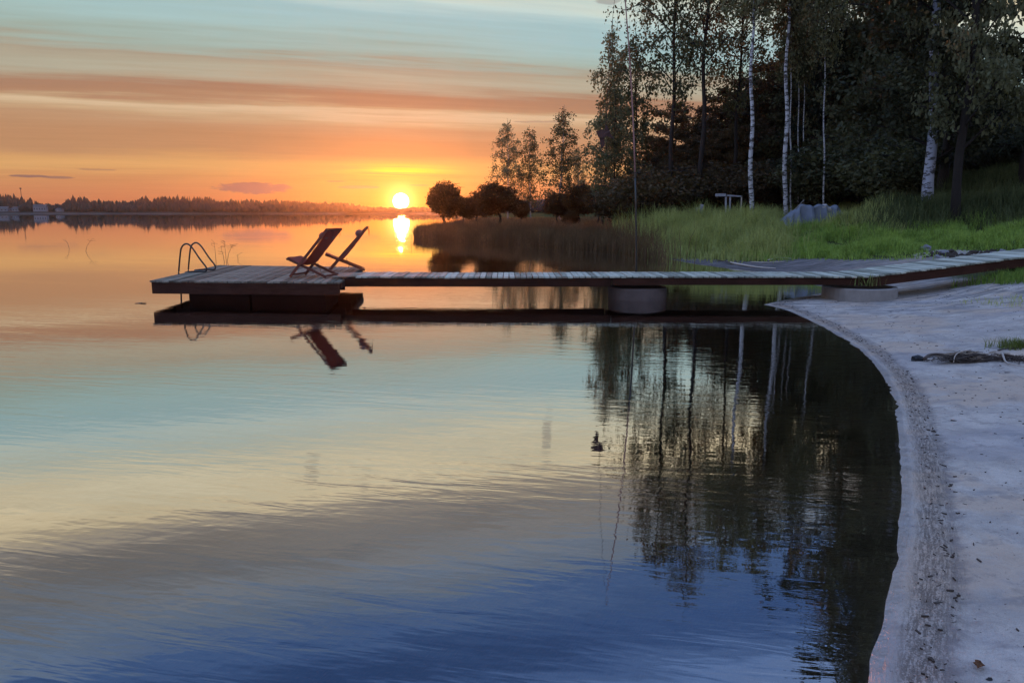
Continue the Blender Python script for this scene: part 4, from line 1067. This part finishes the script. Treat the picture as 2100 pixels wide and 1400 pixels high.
for i in range(300):
    c = Vector((random.gauss(0, .17), random.gauss(0, .06), 0)); env = max(0, 1-abs(c.x)/.38)
    c.z = random.uniform(0, .09)*env+.01; a = random.gauss(0, .5); L = random.uniform(.05, .20); dv = Vector((math.cos(a), math.sin(a)*.6, random.uniform(-.15, .2)))*L/2
    mb.tube([c-dv, c+Vector((0, 0, .01)), c+dv], random.uniform(.002, .005), 3, False)
x_ = mb.build('litter', M['darkstick'], e); x_['kind'] = 'stuff'
mb = MB()
for i in range(50):
    c = Vector((random.gauss(0, .15), random.gauss(-.01, .05), random.uniform(.03, .10))); a = random.gauss(0, .5); L = random.uniform(.05, .16); dv = Vector((math.cos(a), math.sin(a)*.5, random.uniform(-.15, .25)))*L/2
    mb.tube([c-dv, c+dv], .0035, 3, False)
x_ = mb.build('pale_litter', M['dryreed'], e); x_['kind'] = 'stuff'
MB().tube(smooth_path([Vector((-.21, -.06, 0)), Vector((-.20, -.05, .07)), Vector((-.15, -.04, .11)), Vector((-.08, -.03, .125)), Vector((-.02, -.02, .12))], 2), .005, 5).build('bent_stalk', M['stick'], e, True)
link_mesh('core', rock_mesh('core', .24, .07, .05, 21, .4), M['soil'], e).location = (.02, 0, .0)
# second litter patch, right edge
hp = on_ground(2080, 738); mb = MB()
for i in range(160):
    c = Vector((random.gauss(0, .13), random.gauss(0, .09), random.uniform(.005, .035))); a = random.uniform(0, PI); L = random.uniform(.03, .12); dv = Vector((math.cos(a), math.sin(a), random.uniform(-.1, .1)))*L/2
    mb.tube([c-dv, c+dv], random.uniform(.002, .006), 3, False)
ob = mb.build('reed_litter', M['darkstick']); ob.location = hp; tag(ob, 'flat patch of dark litter behind the bent pale stick', 'litter', kind='stuff')
# mud bank sticks
for k, (q, r, lab) in enumerate(((((1498, 541), (1530, 547), (1556, 551), (1590, 553)), .03, 'long pale log lying along the mud behind the walkway'), (((1540, 540), (1580, 541), (1610, 539)), .018, 'thin pale branch on the mud above the long log'), (((1575, 536), (1600, 530), (1622, 533)), .022, 'arched pale branch against the tall grass edge'),
       (((1620, 500), (1640, 506), (1655, 511)), .02, 'pale dead branch poking from the tall grass'), (((1655, 512), (1657, 503), (1656, 496)), .012, 'upright pale stump twig in the grass'), (((1470, 536), (1492, 539), (1500, 543)), .016, 'short dark branch at the left end of the mud'))):
    stick('driftwood_branch', q, r, M['stick'] if k != 5 else M['darkstick'], lab, 'driftwood', .04)
# grit, twigs and bark crumbs strewn on the sand
rg = np.random.default_rng(9); n = 32000
x = rg.uniform(1.0, 9.5, n); y = rg.uniform(1.8, 15, n); d = sdist(x, y)
kb = np.exp(-((d-.18)/.055)**2)*1.0+np.exp(-((d-.25)/.02)**2)*.5+.06+.10*(np.sin(x*2.3+y)*np.sin(y*1.7-x) > .75)+.75*np.exp(-((d-1.30-.10*np.sin(y*3)-.05*np.sin(y*11))/.05)**2)*(y < 9)*(np.sin(y*4.1)+.4*np.sin(y*9.7) > -.1)
m = (d > .1) & (d < 7) & (rg.uniform(0, 1, n) < kb); x, y, d = x[m], y[m], d[m]
z = ground(x, y, d); mb = MB()
for i in range(len(x)):
    xx, yy = x[i], y[i]; zz2 = z[i]+(mnoise.noise(Vector((xx*1.1, yy*1.1, 0)))*.016+mnoise.noise(Vector((xx*4, yy*4, 3)))*.006)*min(1, d[i]/.5)+.002
    a = random.uniform(0, PI); L = abs(random.gauss(0, .012))+.004+(.006 if random.random() < .1 else 0); wv = L*random.uniform(.12, .4); th2 = min(L, .006)
    mb.box((xx, yy, zz2), (L, wv, th2), Matrix.Rotation(a, 3, 'Z'))
tag(mb.build('shore_litter', M['darkstick']), 'dark crumbs and twig bits strewn along the drift line', 'litter', kind='stuff')
# dead leaf near the bottom right
p = on_ground(2006, 1368); mb = MB()
for r_, zz3 in ((0, .012),): pass
V = []; nL = 9
for i in range(nL):
    q = i/(nL-1); wv = .017*math.sin(PI*q)**.7*(1+.25*math.sin(q*19))
    for s in (-1, -.4, 0, .4, 1): V.append((( q-.5)*.05, s*wv, .006+.010*abs(s)**1.5+.004*math.sin(q*8+s)))
F = [(i*5+j, i*5+j+1, (i+1)*5+j+1, (i+1)*5+j) for i in range(nL-1) for j in range(4)]
me = bpy.data.meshes.new('leaf'); me.from_pydata(V, [], F); ob = link_mesh('dead_leaf', me, M['deadleaf']); ob.location = p; ob.rotation_euler = (.1, .1, .9)
ob.modifiers.new('thick', 'SOLIDIFY').thickness = .0015
tag(ob, 'small brown curled leaf on the sand near the bottom right corner', 'leaf')
p = on_ground(2030, 1392); ob = link_mesh('pebble', rock_mesh('pebble', .010, .008, .007, 8, .3), M['blackstone']); ob.location = p
tag(ob, 'tiny black pebble right of the curled leaf', 'pebble')
# drifting leaf on the lake
p = at(288, 622, 0); V = [(-.09, -.03, .004), (0, -.05, .006), (.09, -.02, .02), (.10, .02, .012), (0, .05, .01), (-.09, .03, .004)]
me = bpy.data.meshes.new('floating_leaf'); me.from_pydata(V, [], [(0, 1, 2, 3, 4, 5)]); ob = link_mesh('floating_leaf', me, M['darkstick']); ob.location = p
ob.modifiers.new('thick', 'SOLIDIFY').thickness = .004
tag(ob, 'small dark leaf floating left of the platform', 'leaf')

# ------------------------------------------------------------ evening air
HAZE = True
if HAZE:
    mb = MB(); x0, x1, y0, y1, z0, z1 = -1300, 1300, -40, 1010, -8.0, 36.0
    mb.v = [Vector(p) for p in ((x0,y0,z0),(x1,y0,z0),(x1,y1,z0),(x0,y1,z0),(x0,y0,z1),(x1,y0,z1),(x1,y1,z1),(x0,y1,z1))]
    mb.f = [(0,3,2,1),(4,5,6,7),(0,1,5,4),(1,2,6,5),(2,3,7,6),(3,0,4,7)]
    hm = bpy.data.materials.new('evening_haze'); hm.use_nodes = True
    nt = hm.node_tree; nt.nodes.clear(); pv = nt.nodes.new('ShaderNodeVolumePrincipled'); mo = nt.nodes.new('ShaderNodeOutputMaterial')
    pv.inputs['Color'].default_value = (.95, .93, .90, 1); pv.inputs['Density'].default_value = .00012; pv.inputs['Anisotropy'].default_value = .86
    nt.links.new(pv.outputs[0], mo.inputs['Volume'])
    tag(mb.build('haze', hm), 'thin warm evening haze over the lake', 'haze', kind='stuff')
